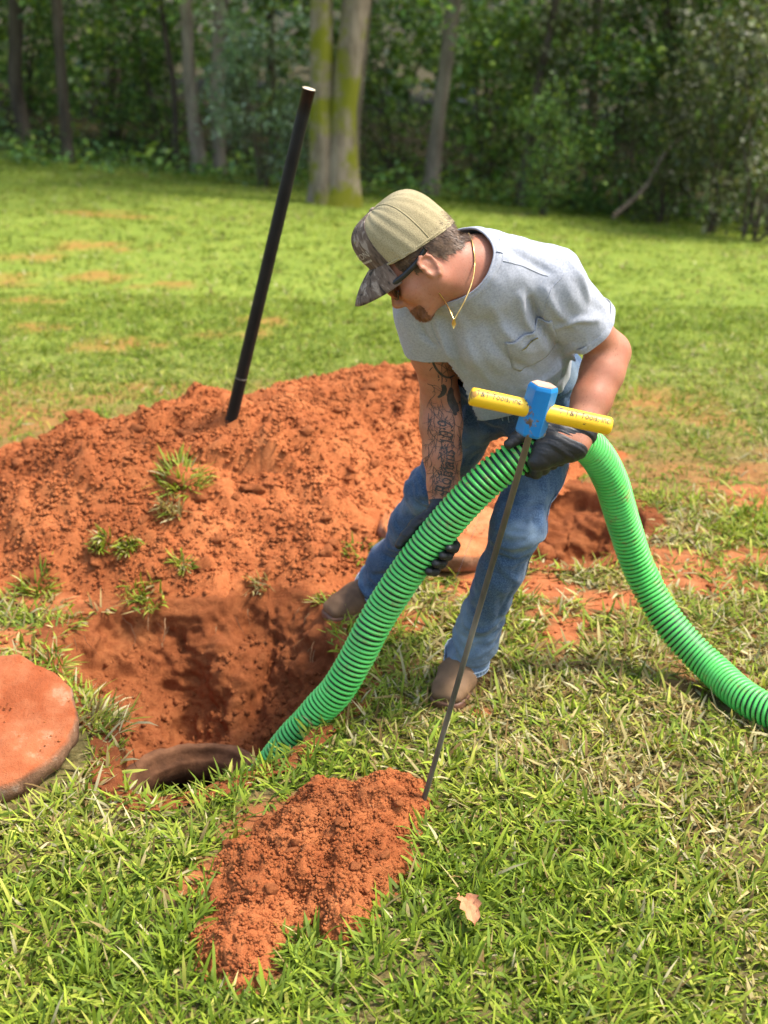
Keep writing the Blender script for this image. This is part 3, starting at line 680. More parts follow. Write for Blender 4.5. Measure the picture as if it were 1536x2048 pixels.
M_DENIM = fabric('washed_denim', [(.35, (.020, .042, .082)), (.5, (.045, .084, .152)), (.66, (.095, .15, .235))], 300, 500, .9, (5.5, .50, .72, (.24, .315, .37), .8), .4)
M_STITCH = simple('denim_stitching', [(.4, (.22, .30, .40)), (.6, (.45, .53, .60))], 400, .9)
def leather():
    m, nt, b = nodes('worn_leather'); c = coord(nt, 'Object')
    col = ramp(nt, noise(nt, 9, 6, .6, c), [(.32, (.05, .026, .014)), (.5, (.115, .062, .032)), (.68, (.24, .135, .066))])
    col = mixc(nt, ramp(nt, noise(nt, 5, 4, .6, c), [(.45, (0, 0, 0)), (.6, (.5, .5, .5))]), col, (.20, .115, .058)); nt.links.new(col, b.inputs['Base Color']); b.inputs['Roughness'].default_value = .72; b.inputs['Specular IOR Level'].default_value = .3; bump(nt, b, noise(nt, 120, 5, .65, c), .35, .002); return m
M_LEATHER = leather(); M_SOLE = simple('boot_sole', [(.3, (.10, .042, .022)), (.7, (.20, .09, .045))], 40, .6, 90, .3)
def latex():
    m, nt, b = nodes('black_nitrile'); c = coord(nt, 'Object'); b.inputs['Base Color'].default_value = (.012, .012, .013, 1)
    nt.links.new(ramp(nt, noise(nt, 40, 5, .6, c), [(.3, (.42,)*3), (.7, (.62,)*3)]), b.inputs['Roughness'])
    bump(nt, b, noise(nt, 70, 4, .6, coord(nt, 'Object', (1, 1, 1))), .5, .003); return m
M_GLOVE = latex()

# hands on the hose
def hand_frame(px):
    i = hose_at(px); c = HP[i]; t = HT[i]
    if t[0] > 0: t = -t
    n1 = ct-t*np.dot(ct, t); n1 = nrm(n1); n2 = np.cross(t, n1); n2 = n2 if n2[2] > 0 else -n2
    return lambda ax, ang, rad: c+t*ax+rad*(math.cos(math.radians(ang))*n1+math.sin(math.radians(ang))*n2)
R0 = HOSE_R
hfL = hand_frame((1066, 893)); hfR = hand_frame((872, 1058))
def hand_prims(hf, wrist, elbow, fingers, thumb, palm, off):
    pr = []; fd = nrm(wrist-elbow)
    cuff0 = wrist-fd*.035
    pr.append((cuff0, wrist+fd*.012, (.0385 if off >= 0 else .031), .031+off, .015))
    for (ax, angs, rads, rr) in fingers:
        pts = [hf(ax+da, a, r_) for (a, r_, da) in zip(angs, rads, (0, 0, 0, 0))]
        kn = pts[0]; pr.append((wrist+fd*.01, kn, .020+off, .0150+off, .018))
        for i in range(len(pts)-1): pr.append((pts[i], pts[i+1], rr[i]+off, rr[i+1]+off, .004 if i else .008))
    tp = [hf(*q) for q in thumb[0]]; pr.append((wrist, tp[0], .020+off, thumb[1][0]+off, .02))
    for i in range(len(tp)-1): pr.append((tp[i], tp[i+1], thumb[1][i]+off, thumb[1][i+1]+off, .008))
    for q, r_ in palm: p = hf(*q); pr.append((p, p+A3(0, 0, .001), r_+off, r_+off, .02))
    return pr
fr = (.0118, .0105, .0095, .0085)
FL = [(ax, (-30+da, -78, -125, -165), (R0+.020, R0+.013, R0+.010, R0+.009), tuple(f*k for f in fr)) for ax, da, k in ((.030, 0, 1), (.008, -4, 1.04), (-.014, -8, 1), (-.034, -12, .9))]
TL = ([(-.030, 28, R0+.020), (.010, 40, R0+.015), (.036, 44, R0+.012), (.058, 42, R0+.010)], (.0185, .0150, .0120, .0100))
PALM_L = [((-.045, -5, R0+.022), .026), ((-.02, -14, R0+.020), .024), ((.006, -16, R0+.018), .021)]
FR = [(ax, (215+da, -112, -84, -52), (R0+.020, R0+.013, R0+.0105, R0+.0095), tuple(f*k for f in fr)) for ax, da, k in ((.078, 0, 1), (.053, -4, 1.04), (.028, -8, 1), (.005, -12, .9))]
TR = ([(.0, 148, R0+.022), (.030, 122, R0+.015), (.060, 108, R0+.011), (.088, 100, R0+.009)], (.0185, .0145, .0115, .0095))
PALM_R = [((-.02, 172, R0+.024), .025), ((.012, 185, R0+.022), .024), ((.045, 195, R0+.020), .022)]
HANDL = lambda off: hand_prims(hfL, wL, eL, FL, TL, PALM_L, off)
HANDR = lambda off: hand_prims(hfR, wR, eR, FR, TR, PALM_R, off)

# body: one continuous surface
fb = Field((-.12, 2.5, .0), (.66, 3.60, 1.34), .0032)
fb.rs = HS
fb.ell(h(-.010, 0, .045), HAX, (.098, .076, .090), .02)
fb.ell(h(.030, 0, -.022), HAX, (.066, .056, .076), .03)
for s_ in (-1, 1):
    fb.cone(h(-.005, s_*.056, -.040), h(.070, s_*.020, -.078), .018, .017, .025)
    fb.ell(h(.056, s_*.040, -.020), HAX, (.030, .024, .028), .02)
    fb.ell(h(.100, s_*.0125, -.034), HAX, (.011, .0075, .008), .006)
    fb.ell(h(.090, s_*.032, .008), HAX, (.014, .018, .011), .012, 'sub')
    ec = h(-.008, s_*.077, -.002); eax = np.stack([nrm(hF*.9+hL*s_*.35-hU*.15), nrm(hL*s_-hF*.35), hU])
    eax[2] = nrm(np.cross(eax[0], eax[1])*s_); eax[1] = nrm(np.cross(eax[2], eax[0])*s_)
    fb.ell(ec, eax, (.019, .007, .030), .006)
    pts = [ec+(eax[1]*.007+eax[0]*f_+eax[2]*u_)*HS for f_, u_ in ((.010, .004), (.016, .016), (.011, .027), (-.001, .032), (-.013, .027), (-.019, .014), (-.018, -.002), (-.012, -.017), (-.003, -.027))]
    fb.chain(pts, [.0032, .0036, .0040, .0042, .0042, .0040, .0036, .0034, .0050], .004)
    fb.ell(ec+eax[1]*.009+eax[0]*.002-eax[2]*.004, eax, (.0095, .007, .014), .004, 'sub')
    fb.ell(ec+eax[1]*.009-eax[0]*.008+eax[2]*.014, eax, (.007, .004, .009), .003, 'sub')
    fb.cone(ec+eax[0]*.013-eax[2]*.002+eax[1]*.003, ec+eax[0]*.011-eax[2]*.010+eax[1]*.004, .004, .0035, .004)
fb.ell(h(.074, 0, .030), HAX, (.026, .054, .016), .02)
fb.cone(h(.088, 0, .016), h(.1125, 0, -.026), .0085, .0125, .012)
fb.ell(h(.076, 0, -.082), HAX, (.020, .024, .017), .02)
fb.cone(h(.091, -.016, -.050), h(.091, .016, -.050), .0075, .0075, .008); fb.cone(h(.089, -.015, -.062), h(.089, .015, -.062), .0080, .0080, .008)
fb.rs = 1.0; nk = nrm(NB-h(-.02, 0, -.04))
fb.cone(h(-.022, 0, -.035), NB+S*.0, .049, .057, .03); fb.cone(h(.005, .045, -.03), NB+A*.02+Fn*.06, .016, .016, .025)
fb.cone(NB, NB-S*.12, .065, .078, .05, (A, 1.35)); fb.cone(NB-S*.12, NB-S*.34, .078, .075, .05, (A, 1.4)); fb.cone(NB-S*.34, Pc, .075, .08, .05, (A, 1.35))
fb.cone(NB-S*.02, sL, .045, .048, .05); fb.cone(NB-S*.02, sR, .045, .048, .05)
def arm(f, s_, e_, w_, fl):
    u = e_-s_; d = w_-e_
    f.chain([s_, s_+u*.45, e_-u*.04], [.048, .045, .040], .03)
    f.ell(e_-nrm(d)*.004+nrm(u)*.016, np.eye(3), (.033, .033, .033), .02)
    f.chain([e_, e_+d*.24, e_+d*.55, e_+d*.85, w_], [.039, .0445, .040, .0325, .0300], .03, fl)
arm(fb, sL, eL, wL, None); arm(fb, sR, eR, wR, None)
for p in HANDL(-.0012)+HANDR(-.0012): fb.cone(*p[:4], p[4])
for j, k_, a in ((jL, kL, aL), (jR, kR, aR)): fb.chain([j, k_, k_+(a-k_)*.3, a-A3(0, 0, .03)], [.055, .026, .030, .028], .03)
BV, BF = fb.mesh(2)
body = obj('body', BV, BF, M_SKIN, person)
BB = bvh_of(BV, BF)

# gloves
def wrinkle(V, F, o, d, L, amp, fq, seed):
    N = vnormals(V, F); t = (V-o)@d; n = fbm(np.stack([t*fq, (V@A3(.6, .3, .7))*fq*.25, (V@A3(-.3, .8, .2))*fq*.25], 1), 3, seed)
    return V+N*(amp*n*np.exp(-((t-L)/.05)**2))[:, None]
for nm, pr, w_, e_, sd in (('glove', HANDL(.0), wL, eL, 1), ('glove', HANDR(.0), wR, eR, 2)):
    P_ = np.array([q for p in pr for q in p[:2]]); f = Field(P_.min(0)-.05, P_.max(0)+.05, .0025)
    for p in pr: f.cone(*p[:4], p[4])
    V, F = f.mesh(2); d = nrm(w_-e_)
    V = wrinkle(V, F, w_, d, .0, .0045, 70, 900+sd); V = wrinkle(V, F, w_, d, .06, .0016, 90, 910+sd)
    bm = bmesh.new(); bm.from_mesh(me_from('g', V, F)); bmesh.ops.bisect_plane(bm, geom=bm.verts[:]+bm.edges[:]+bm.faces[:], plane_co=tuple(w_-d*.028), plane_no=tuple(-d), clear_outer=True)
    V2 = np.array([v.co[:] for v in bm.verts]); bm.verts.ensure_lookup_table(); F2 = [[v.index for v in f_.verts] for f_ in bm.faces]; bm.free()
    g = obj(nm, V2, F2, M_GLOVE, person); mo = g.modifiers.new('thick', 'SOLIDIFY'); mo.thickness = .0018; mo.offset = 1
    g['label'] = 'black disposable glove on the hand holding the top of the hose' if sd == 1 else 'black disposable glove on the hand reaching under the hose'
    ring = np.array([w_-d*.027+(math.cos(a)*nrm(np.cross(d, A3(0, 0, 1)))+math.sin(a)*np.cross(d, nrm(np.cross(d, A3(0, 0, 1)))))*.034 for a in np.linspace(0, 6.283, 25)])
    V, F = tube(ring, .0022, 8, False); obj('rolled_cuff', V, F, M_GLOVE, g)

# cloth helpers
def hitpx(bv, u, v):
    p = bv.ray_cast((0, 0, CAM_H), tuple(nrm(_ray(u, v)))); return np.array(p[0][:]) if p[0] is not None else None
def fold(V, N, pts, amp, w):
    pts = [p for p in pts if p is not None]
    if len(pts) < 2: return V
    pts = catmull(pts, 24) if len(pts) > 2 else np.array(pts); d = np.full(len(V), 1e9); tt = np.zeros(len(V)); n = len(pts)-1
    for i in range(n):
        a, b = pts[i], pts[i+1]; ab = b-a; t = np.clip(((V-a)@ab)/(ab@ab+1e-12), 0, 1); q = np.linalg.norm(V-a-t[:, None]*ab, axis=1)
        m = q < d; d[m] = q[m]; tt[m] = ((i+t)/n)[m]
    return V+N*(amp*np.exp(-(d/w)**2)*np.sin(np.pi*np.clip(tt*.9+.05, 0, 1))**.5)[:, None]
def cut(V, F, planes):
    bm = bmesh.new(); bm.from_mesh(me_from('c', V, F))
    for co, no, cen, rad in planes:
        fs = [f for f in bm.faces if cen is None or (cen(f.calc_center_median()) if callable(cen) else (f.calc_center_median()-Vector(cen)).length < rad)]
        g = set(fs)
        for f in fs: g.update(f.verts); g.update(f.edges)
        bmesh.ops.bisect_plane(bm, geom=list(g), plane_co=tuple(co), plane_no=tuple(no), clear_outer=True)
    bm.verts.ensure_lookup_table(); bm.verts.index_update()
    V2 = np.array([v.co[:] for v in bm.verts]); F2 = [[v.index for v in f.verts] for f in bm.faces]; 
    loops = []; be = [e for e in bm.edges if e.is_boundary]; adj = {}
    for e in be:
        a, b = e.verts[0].index, e.verts[1].index; adj.setdefault(a, []).append(b); adj.setdefault(b, []).append(a)
    seen = set()
    for s0 in adj:
        if s0 in seen: continue
        lp = [s0]; seen.add(s0)
        while True:
            nx = [q for q in adj[lp[-1]] if q not in seen]
            if not nx: break
            lp.append(nx[0]); seen.add(nx[0])
        loops.append(V2[lp])
    bm.free(); return V2, F2, loops

# t-shirt
fs_ = Field((-.15, 2.5, .5), (.72, 3.5, 1.35), .0045)
fs_.cone(NB-S*.035, NB-S*.15, .086, .102, .05, (A, 1.38)); fs_.cone(NB-S*.15, NB-S*.33, .102, .098, .05, (A, 1.38)); fs_.cone(NB-S*.33, NB-S*.60, .098, .104, .05, (A, 1.42)); fs_.cone(NB-S*.08-Fn*.062, NB-S*.24-Fn*.045, .075, .08, .05, (A, 1.5))
fs_.cone(NB-nrm(HCN-NB)*.01, NB+nrm(HCN-NB)*.055, .070, .066, .05)
fs_.cone(NB+Fn*.005, sL, .064, .062, .05); fs_.cone(NB+Fn*.005, sR, .064, .061, .05)
g_ = A3(0, 0, -1)
fs_.cone(NB-S*.18+Fn*.03-A*.03, NB-S*.50+Fn*.04-A*.04, .075, .080, .06, (A, 1.5))      # front hanging away from the belly
for s_, e_, l_, r0, r1 in ((sL, eL, .60, .064, .068), (sR, eR, .34, .062, .060)):
    u = e_-s_; fs_.cone(s_, s_+u*(l_+.16), r0, r1, .04)
TV, TF = fs_.mesh(3); tb = bvh_of(TV, TF); N = vnormals(TV, TF)
FT = [([(1112, 690), (1080, 645), (1062, 600)], -.016, .011), ([(1090, 695), (1052, 640), (1040, 590)], .009, .013), ([(1150, 655), (1112, 620), (1090, 575)], .006, .013),
      ([(985, 610), (1010, 660), (1062, 700)], .007, .014), ([(965, 640), (1000, 700), (1060, 740)], -.006, .012), ([(1150, 690), (1110, 730), (1055, 775)], .010, .012), ([(1165, 712), (1125, 752), (1085, 790)], -.009, .010),
      ([(1175, 690), (1150, 740), (1120, 790)], .008, .010), ([(925, 640), (940, 700), (985, 770)], .007, .016), ([(890, 640), (905, 690), (930, 745)], -.007, .013), ([(870, 640), (885, 680), (900, 720)], .008, .011),
      ([(840, 650), (850, 675), (868, 695)], -.006, .008), ([(1005, 500), (1050, 520), (1105, 545)], -.004, .010), ([(1180, 600), (1165, 560), (1135, 520)], .006, .012), ([(1195, 640), (1150, 640), (1110, 655)], .006, .010)]
for px, amp, w in FT: TV = fold(TV, N, [hitpx(tb, *q) for q in px], amp*1.35, w*.85)
q = np.stack([(TV-NB)@A, (TV-NB)@Fn, (TV-NB)@S], 1)
TV = TV+N*(.0055*fbm(q*A3(9, 9, 5), 3, 921)+.0022*fbm(q*A3(30, 30, 12), 3, 922))[:, None]
ncd = nrm(HCN-NB); _b, _f, _s = P(909, 462, 2.87), P(887, 602, 2.79), P(953, 553, 2.765); ncn = nrm(np.cross(_f-_b, _s-_b)); ncn = ncn if ncn@ncd > 0 else -ncn
uL, uR = nrm(eL-sL), nrm(eR-sR)
ncp = (_b+_f)/2
def armsel(s_, e_, t_, r_, amin=-9):
    u = nrm(e_-s_); L = np.linalg.norm(e_-s_)
    def f(c): d = np.array(c[:])-s_; t = d@u; return t > (t_-.06)*L and np.linalg.norm(d-t*u) < r_ and (np.array(c[:])-NB)@A > amin
    return f
V2, F2, loops = cut(TV, TF, [(ncp, ncn, ncp+ncn*.05, .135), (sL+(eL-sL)*.62, uL, armsel(sL, eL, .60, .094, .165), 0), (sR+(eR-sR)*.36, uR, armsel(sR, eR, .34, .080), 0), (NB-S*.425, nrm(-S+Fn*.1), None, 0)])
tee = obj('t_shirt', V2, F2, M_TEE, person); mo = tee.modifiers.new('thick', 'SOLIDIFY'); mo.thickness = .0028; mo.offset = -1
tb = bvh_of(V2, [f[:3] for f in F2]+[[f[0], f[2], f[3]] for f in F2 if len(f) > 3])
def band(loop, dirn, w, off, k=4):
    loop = resample(np.concatenate([loop, loop[:1]]), 120)[0]
    for _ in range(4): loop = .5*loop+.25*(np.roll(loop, 1, 0)+np.roll(loop, -1, 0)); 
    rows = []
    for j in range(k+1):
        row = []
        for p in loop:
            d_ = p-loop.mean(0); d_ = nrm(d_-dirn*np.dot(d_, dirn)); q_ = p+(-dirn*.55+d_*.8)*(w*j/k); hh = tb.find_nearest(tuple(q_)); row.append(np.array(hh[0][:])+np.array(hh[1][:])*(off if 0 < j < k else off*.2)*(1 if np.dot(np.array(hh[1][:]), d_) > -.3 else -1))
        rows.append(row)
    global rowlast; rowlast = rows[-1]; V = np.array(rows).reshape(-1, 3); return V, grid_faces(k+1, 120, False, False), loop
lp = max((l for l in loops if np.linalg.norm(l.mean(0)-ncp) < .08), key=len, default=None)
if lp is not None:
    V, F, lp = band(lp, ncn, .021, .0028); obj('collar', V, F, M_TEE, tee)
    V, F = tube(np.concatenate([lp, lp[:1]]), .0026, 8, False); obj('collar_edge', V, F, M_TEE, tee)
    sm = np.array(rowlast); V, F = tube(sm, .0013, 6, False); obj('collar_seam', V, F, M_TEE, tee)
def hem_band(L, d, off, w=.0185):
    L = resample(np.concatenate([L, L[:1]]), 100)[0]; c = L.mean(0); r_ = L-c; r_ /= np.linalg.norm(r_, axis=1)[:, None]
    V = np.concatenate([L+r_*off, L+r_*off*1.1-d*w*.9, L+r_*.0002-d*w]); return V, grid_faces(3, 100)
for l in loops:
    for s_, e_, t_, u_ in ((sL, eL, .62, uL), (sR, eR, .36, uR)):
        if np.linalg.norm(l.mean(0)-(s_+(e_-s_)*t_)) < .05 and len(l) > 30: V, F = hem_band(l, u_, .0015); obj('sleeve_hem', V, F, M_TEE, tee)
    if np.abs((l-(NB-S*.425))@nrm(-S+Fn*.1)).mean() < .004 and len(l) > 60: V, F = hem_band(l, nrm(-S+Fn*.1), .002, .02); obj('bottom_hem', V, F, M_TEE, tee)
def seam(px_or_pts, bv, off=.0016, w=.0011):
    pts = [p for p in px_or_pts if p is not None]
    if len(pts) < 2: return None
    out = []
    for p in catmull(pts, 60): hh = bv.find_nearest(tuple(p)); out.append(np.array(hh[0][:])+np.array(hh[1][:])*off)
    return tube(np.array(out), w, 5, False)
for pl in ([(958, 497), (1000, 514), (1045, 532), (1096, 552)], [(1172, 540), (1128, 548), (1100, 585), (1088, 630), (1092, 665)], [(860, 640), (868, 668), (880, 690)]):
    s2 = seam([hitpx(tb, *q_) for q_ in pl], tb, .0003, .0011)
    if s2: obj('seam', s2[0], s2[1], M_TEE, tee)
# chest pocket on his left side
def patch(bv, o, ux, uy, dirn, w, hgt, nx, ny, off, shape=None):
    V = []; 
    for j in range(ny+1):
        for i in range(nx+1):
            a = (i/nx-.5)*w*(1 if shape is None else shape(j/ny)); b = j/ny*hgt; p = o+ux*a-uy*b; q_ = bv.ray_cast(tuple(p+dirn*.3), tuple(-dirn)); e = min(i, nx-i, ny-j)
            V.append((np.array(q_[0][:]) if q_[0] is not None else p)+dirn*(off if e > 0 else off*.45)+(dirn*.004*math.sin(math.pi*i/nx) if j == 0 else 0))
    return np.array(V), grid_faces(ny+1, nx+1)
V, F = patch(tb, NB-S*.115+A*.085, A, S, Fn, .105, .125, 14, 14, .0032, lambda t: 1-.25*max(0, t-.82)/.18); pocket = obj('pocket', V, F, M_TEE, tee)
mo = pocket.modifiers.new('thick', 'SOLIDIFY'); mo.thickness = .002
V2_ = np.array([[.0, .0], [.012, .004], [.026, .010], [.040, .012], [.040, .008], [.026, .006], [.012, .000]]); pv = []
for a, b in V2_:
    p = NB-S*(.145-b)+A*(.062+a); q_ = tb.ray_cast(tuple(p+Fn*.3), tuple(-Fn)); pv.append(np.array(q_[0][:])+Fn*.0062 if q_[0] is not None else p)
obj('pocket_logo', np.array(pv), [[0, 1, 2, 3, 4, 5, 6]], simple('navy_print', [(.4, (.02, .03, .05)), (.6, (.25, .2, .03))], 60, .8), pocket, False)

# jeans
fj = Field((-.15, 2.75, .02), (.62, 3.70, .98), .0045)
fj.ell(Pc+A3(.0, .01, .02), np.stack([A, nrm(np.cross(A, [0, 0, 1])), [0, 0, 1]]), (.165, .125, .13), .03)
fj.cone(Pc+A3(0, 0, .02), Pc+S*.14, .108, .100, .05, (A, 1.38))
fj.ell(jL+A3(.02, .07, .03), np.eye(3), (.09, .09, .09), .04); fj.ell(jR+A3(.0, .07, .02), np.eye(3), (.09, .09, .09), .04)
for j, k_, a, kx in ((jL, kL, aL, 1), (jR, kR, aR, 1)):
    d = a-k_; fd = nrm(k_-(j+a)/2)
    fj.chain([j, j+(k_-j)*.5, k_-(k_-j)*.06, k_+d*.3, k_+d*.7, a+d*.14], [.086, .067, .053, .050, .048, .052], .03)
    pass
for a, fw, q_, k_ in ((aL, nrm(A3(-.40, -.92, 0)), 1, kL), (aR, nrm(A3(-.88, -.48, 0)), .5, kR)): fj.cone(a+(k_-a)*.24, a+A3(0, 0, -.06)+fw*.040*q_, .046, .050+.006*q_, .03)
JV, JF = fj.mesh(3); N = vnormals(JV, JF)
jb = bvh_of(JV, JF)
def leg_wr(V, N, p, d, L, w, amp, fq, seed):
    t = (V-p)@nrm(d); rr = V-p-t[:, None]*nrm(d); ok = np.linalg.norm(rr, axis=1) < .13
    n = fbm(np.stack([t*fq+1.2*fbm(V*14, 2, seed+3), (V[:, 0]+V[:, 1])*fq*.22, (V[:, 0]-V[:, 1])*fq*.22], 1), 2, seed); n = np.sign(n)*np.abs(n)**.8
    return V+N*(ok*amp*n*np.exp(-((t-L)/w)**2))[:, None]
for k_, j, a, sd in ((kL, jL, aL, 1), (kR, jR, aR, 5)):
    JV = leg_wr(JV, N, k_, a-k_, -.02, .09, .011, 24, 930+sd); JV = leg_wr(JV, N, a, a-k_, -.05, .07, .008, 34, 940+sd); JV = leg_wr(JV, N, k_, a-k_, .2, .12, .005, 20, 950+sd)
    JV = leg_wr(JV, N, j, k_-j, .02, .10, .008, 22, 960+sd)
rg = 1-np.abs(fbm(JV*A3(13, 13, 9), 2, 973)); JV = JV+N*(.0035*fbm(JV*16, 3, 971)+.0012*fbm(JV*50, 2, 972)+.006*np.clip(rg-.55, 0, 1))[:, None]
FJ = [([(990, 1040), (1030, 1052), (1070, 1040)], -.008, .008), ([(995, 1058), (1035, 1070), (1075, 1055)], .008, .008), ([(1000, 1100), (1040, 1112), (1068, 1098)], .008, .008), ([(1000, 1130), (1035, 1165), (1045, 1200)], .006, .008), ([(985, 1150), (1000, 1200), (1000, 1250)], -.006, .009), ([(1030, 1140), (1015, 1200), (985, 1260)], -.006, .007),
      ([(930, 1250), (960, 1262), (1000, 1240)], .007, .008), ([(925, 1268), (960, 1278), (995, 1262)], -.007, .007), ([(1000, 960), (1040, 985), (1090, 975)], .005, .009), ([(1010, 1000), (1045, 1015), (1085, 1005)], -.006, .009),
      ([(925, 800), (950, 845), (940, 900)], -.007, .010), ([(905, 850), (930, 880), (930, 930)], .007, .010), ([(850, 930), (880, 960), (890, 1000)], -.006, .010), ([(835, 950), (850, 985), (860, 1020)], .007, .009), ([(770, 1090), (795, 1100), (820, 1085)], .007, .008), ([(765, 1110), (790, 1120), (815, 1105)], -.007, .008), ([(750, 1165), (775, 1172), (800, 1160)], .006, .007),([(985, 1078), (1025, 1092), (1062, 1078)], .010, .010), ([(990, 1098), (1020, 1120), (1050, 1118)], -.009, .010), ([(1000, 870), (960, 960), (945, 1040)], .006, .012), ([(905, 1305), (945, 1312), (985, 1290)], .007, .008), ([(900, 1290), (940, 1296), (985, 1272)], -.008, .008), ([(1060, 850), (1040, 900), (1000, 930)], -.008, .012),
      ([(735, 1145), (760, 1152), (790, 1140)], -.008, .009), ([(800, 985), (830, 992), (860, 985)], .009, .012), ([(930, 770), (960, 830), (985, 850)], .008, .012), ([(1090, 1000), (1075, 1060), (1060, 1120)], .004, .006)]
for px, amp, w in FJ: JV = fold(JV, N, [hitpx(jb, *q_) for q_ in px], amp, w)
hmL, hmR = nrm(nrm(aL-kL)*.35+A3(0, 0, -.65)), nrm(nrm(aR-kR)*.35+A3(0, 0, -.65))
V2, F2, loops = cut(JV, JF, [(aL+A3(0, -.02, -.024), hmL, aL+hmL*.03, .14), (aR+A3(-.02, 0, -.024), hmR, aR+hmR*.03, .14), (Pc+S*.155, S, None, 0)])
jeans = obj('jeans', V2, F2, M_DENIM, person); mo = jeans.modifiers.new('thick', 'SOLIDIFY'); mo.thickness = .003; mo.offset = -1
for l in loops:
    for a, d in ((aL, hmL), (aR, hmR)):
        if np.linalg.norm(l.mean(0)-a) < .07 and len(l) > 20:
            L = resample(np.concatenate([l, l[:1]]), 90)[0]; c = L.mean(0); r_ = L-c; r_ /= np.linalg.norm(r_, axis=1)[:, None]
            obj('hem', np.concatenate([L+r_*.0005+d*.001, L+r_*.0028, L+r_*.0034-d*.008, L+r_*.0032-d*.0150, L+r_*.0006-d*.0165]), grid_faces(5, 90), M_DENIM, jeans)
            for dd_ in (.0018, .0148): V, F = tube(L+r_*.0034-d*dd_, .0009, 5, False); obj('stitching', V, F, M_STITCH, jeans)
            V = []; F = []
            for k in range(0, 89, 1):
                if k % 2: continue
                p = L[k]+r_[k]*.0040-d*.003; q_ = p-d*.010; s2 = nrm(L[(k+1) % 90]-L[k])*.0010; n0 = len(V); V += [p-s2, p+s2, q_+s2, q_-s2]; F.append([n0, n0+1, n0+2, n0+3])
            obj('stitching', np.array(V), F, M_STITCH, jeans, False)
def seam(px_or_pts, bv, off=.0016, w=.0011):
    pts = [p for p in px_or_pts if p is not None]
    if len(pts) < 2: return None
    out = []
    for p in catmull(pts, 60): hh = bv.find_nearest(tuple(p)); out.append(np.array(hh[0][:])+np.array(hh[1][:])*off)
    return tube(np.array(out), w, 5, False)
jb2 = bvh_of(V2, [f[:3] for f in F2]+[[f[0], f[2], f[3]] for f in F2 if len(f) > 3])
fdL = nrm(np.cross(kL-jL, A3(0, 0, 1))); outL = A3(1, .15, 0)
for off_ in (0.0, .010):
    pts = [jL+A3(.1, -.02+off_, 0), (jL+kL)/2+A3(.085, -.01+off_, 0), kL+A3(.075, .01+off_, 0), (kL+aL)/2+A3(.065, 0+off_, 0), aL+A3(.06, 0+off_, .01)]
    s2 = seam(pts, jb2)
    if s2: obj('seam', s2[0], s2[1], M_STITCH if off_ else M_DENIM, jeans)
s2 = seam([jR+A3(.09, -.02, -.08), (jR+kR)/2+A3(.07, -.05, 0), kR+A3(.06, -.03, 0)], jb2, .0014)
if s2: obj('seam', s2[0], s2[1], M_STITCH, jeans)
fly = [p for p in (hitpx(jb2, 1000, 800), hitpx(jb2, 1008, 822), hitpx(jb2, 1012, 842)) if p is not None]
for dx in (-.008, .008):
    s2 = seam([p+A3(dx, 0, 0) for p in fly], jb2)
    if s2: obj('stitching', s2[0], s2[1], M_STITCH, jeans)

# boots
def boot(a, dirn, label, kn):
    d = nrm(A3(dirn[0], dirn[1], 0)); n = A3(-d[1], d[0], 0); c = A3(a[0], a[1], 0)
    B_ = .9; W = lambda f, s_, z: c+d*f*B_+n*s_*B_+A3(0, 0, z*.95)
    f = Field(c-A3(.26, .26, .02), c+A3(.26, .26, .30), .0032); ax = np.stack([d, n, [0, 0, 1]])
    f.chain([W(-.045, 0, .045), W(.03, 0, .050), W(.10, 0, .045), W(.155, 0, .040)], [.036, .040, .042, .030], .02, (n, 1.12))
    f.cone(W(.150, -.024, .036), W(.150, .024, .036), .026, .026, .015); f.cone(W(.180, -.026, .030), W(.180, .026, .030), .016, .016, .012)
    sh = nrm(kn-a); f.chain([W(-.012, 0, .06), W(-.012, 0, .075)+sh*.04, W(-.012, 0, .075)+sh*.12], [.041, .036, .036], .03); f.cone(W(.02, 0, .085), W(.10, 0, .050), .034, .030, .03)
    V, F = f.mesh(2); N = vnormals(V, F); t = (V-c)@d
    V = V+N*(.0022*fbm(np.stack([t*60, (V@n)*14, V[:, 2]*20], 1), 3, 981)*np.exp(-((t-.075)/.035)**2))[:, None]
    V[:, 2] = np.maximum(V[:, 2], .016)
    b = obj('boot', V, F, M_LEATHER, person); b['label'] = label
    ts = np.linspace(-.082, .202, 40); hw = np.interp(ts, [-.082, -.06, -.02, .04, .10, .15, .18, .196, .202], [.014, .030, .034, .034, .045, .051, .047, .038, .024])
    L = [W(t_, w_, 0) for t_, w_ in zip(ts, hw)]+[W(t_, -w_, 0) for t_, w_ in zip(ts[::-1], hw[::-1])]; L = np.array(L); n_ = len(L); cc = L.mean(0); k_ = A3(0, 0, 1)
    rows = [L*A3(1, 1, 0)+k_*.002, L+(L-cc)*.012+k_*.006, L+(L-cc)*.012+k_*.015, L+k_*.019, cc+(L-cc)*.85+k_*.020]
    obj('sole', np.concatenate(rows), [list(x) for x in grid_faces(5, n_, False, True)[:, ::-1]]+[list(range(4*n_, 5*n_))], M_SOLE, b)
boot(aL+A3(.0, .01, 0), (-.40, -.92), 'brown square-toed boot of the near leg', kL); boot(aR+A3(.015, .01, 0), (-.88, -.48), 'brown boot of the far leg at the hole\'s rim', kR)

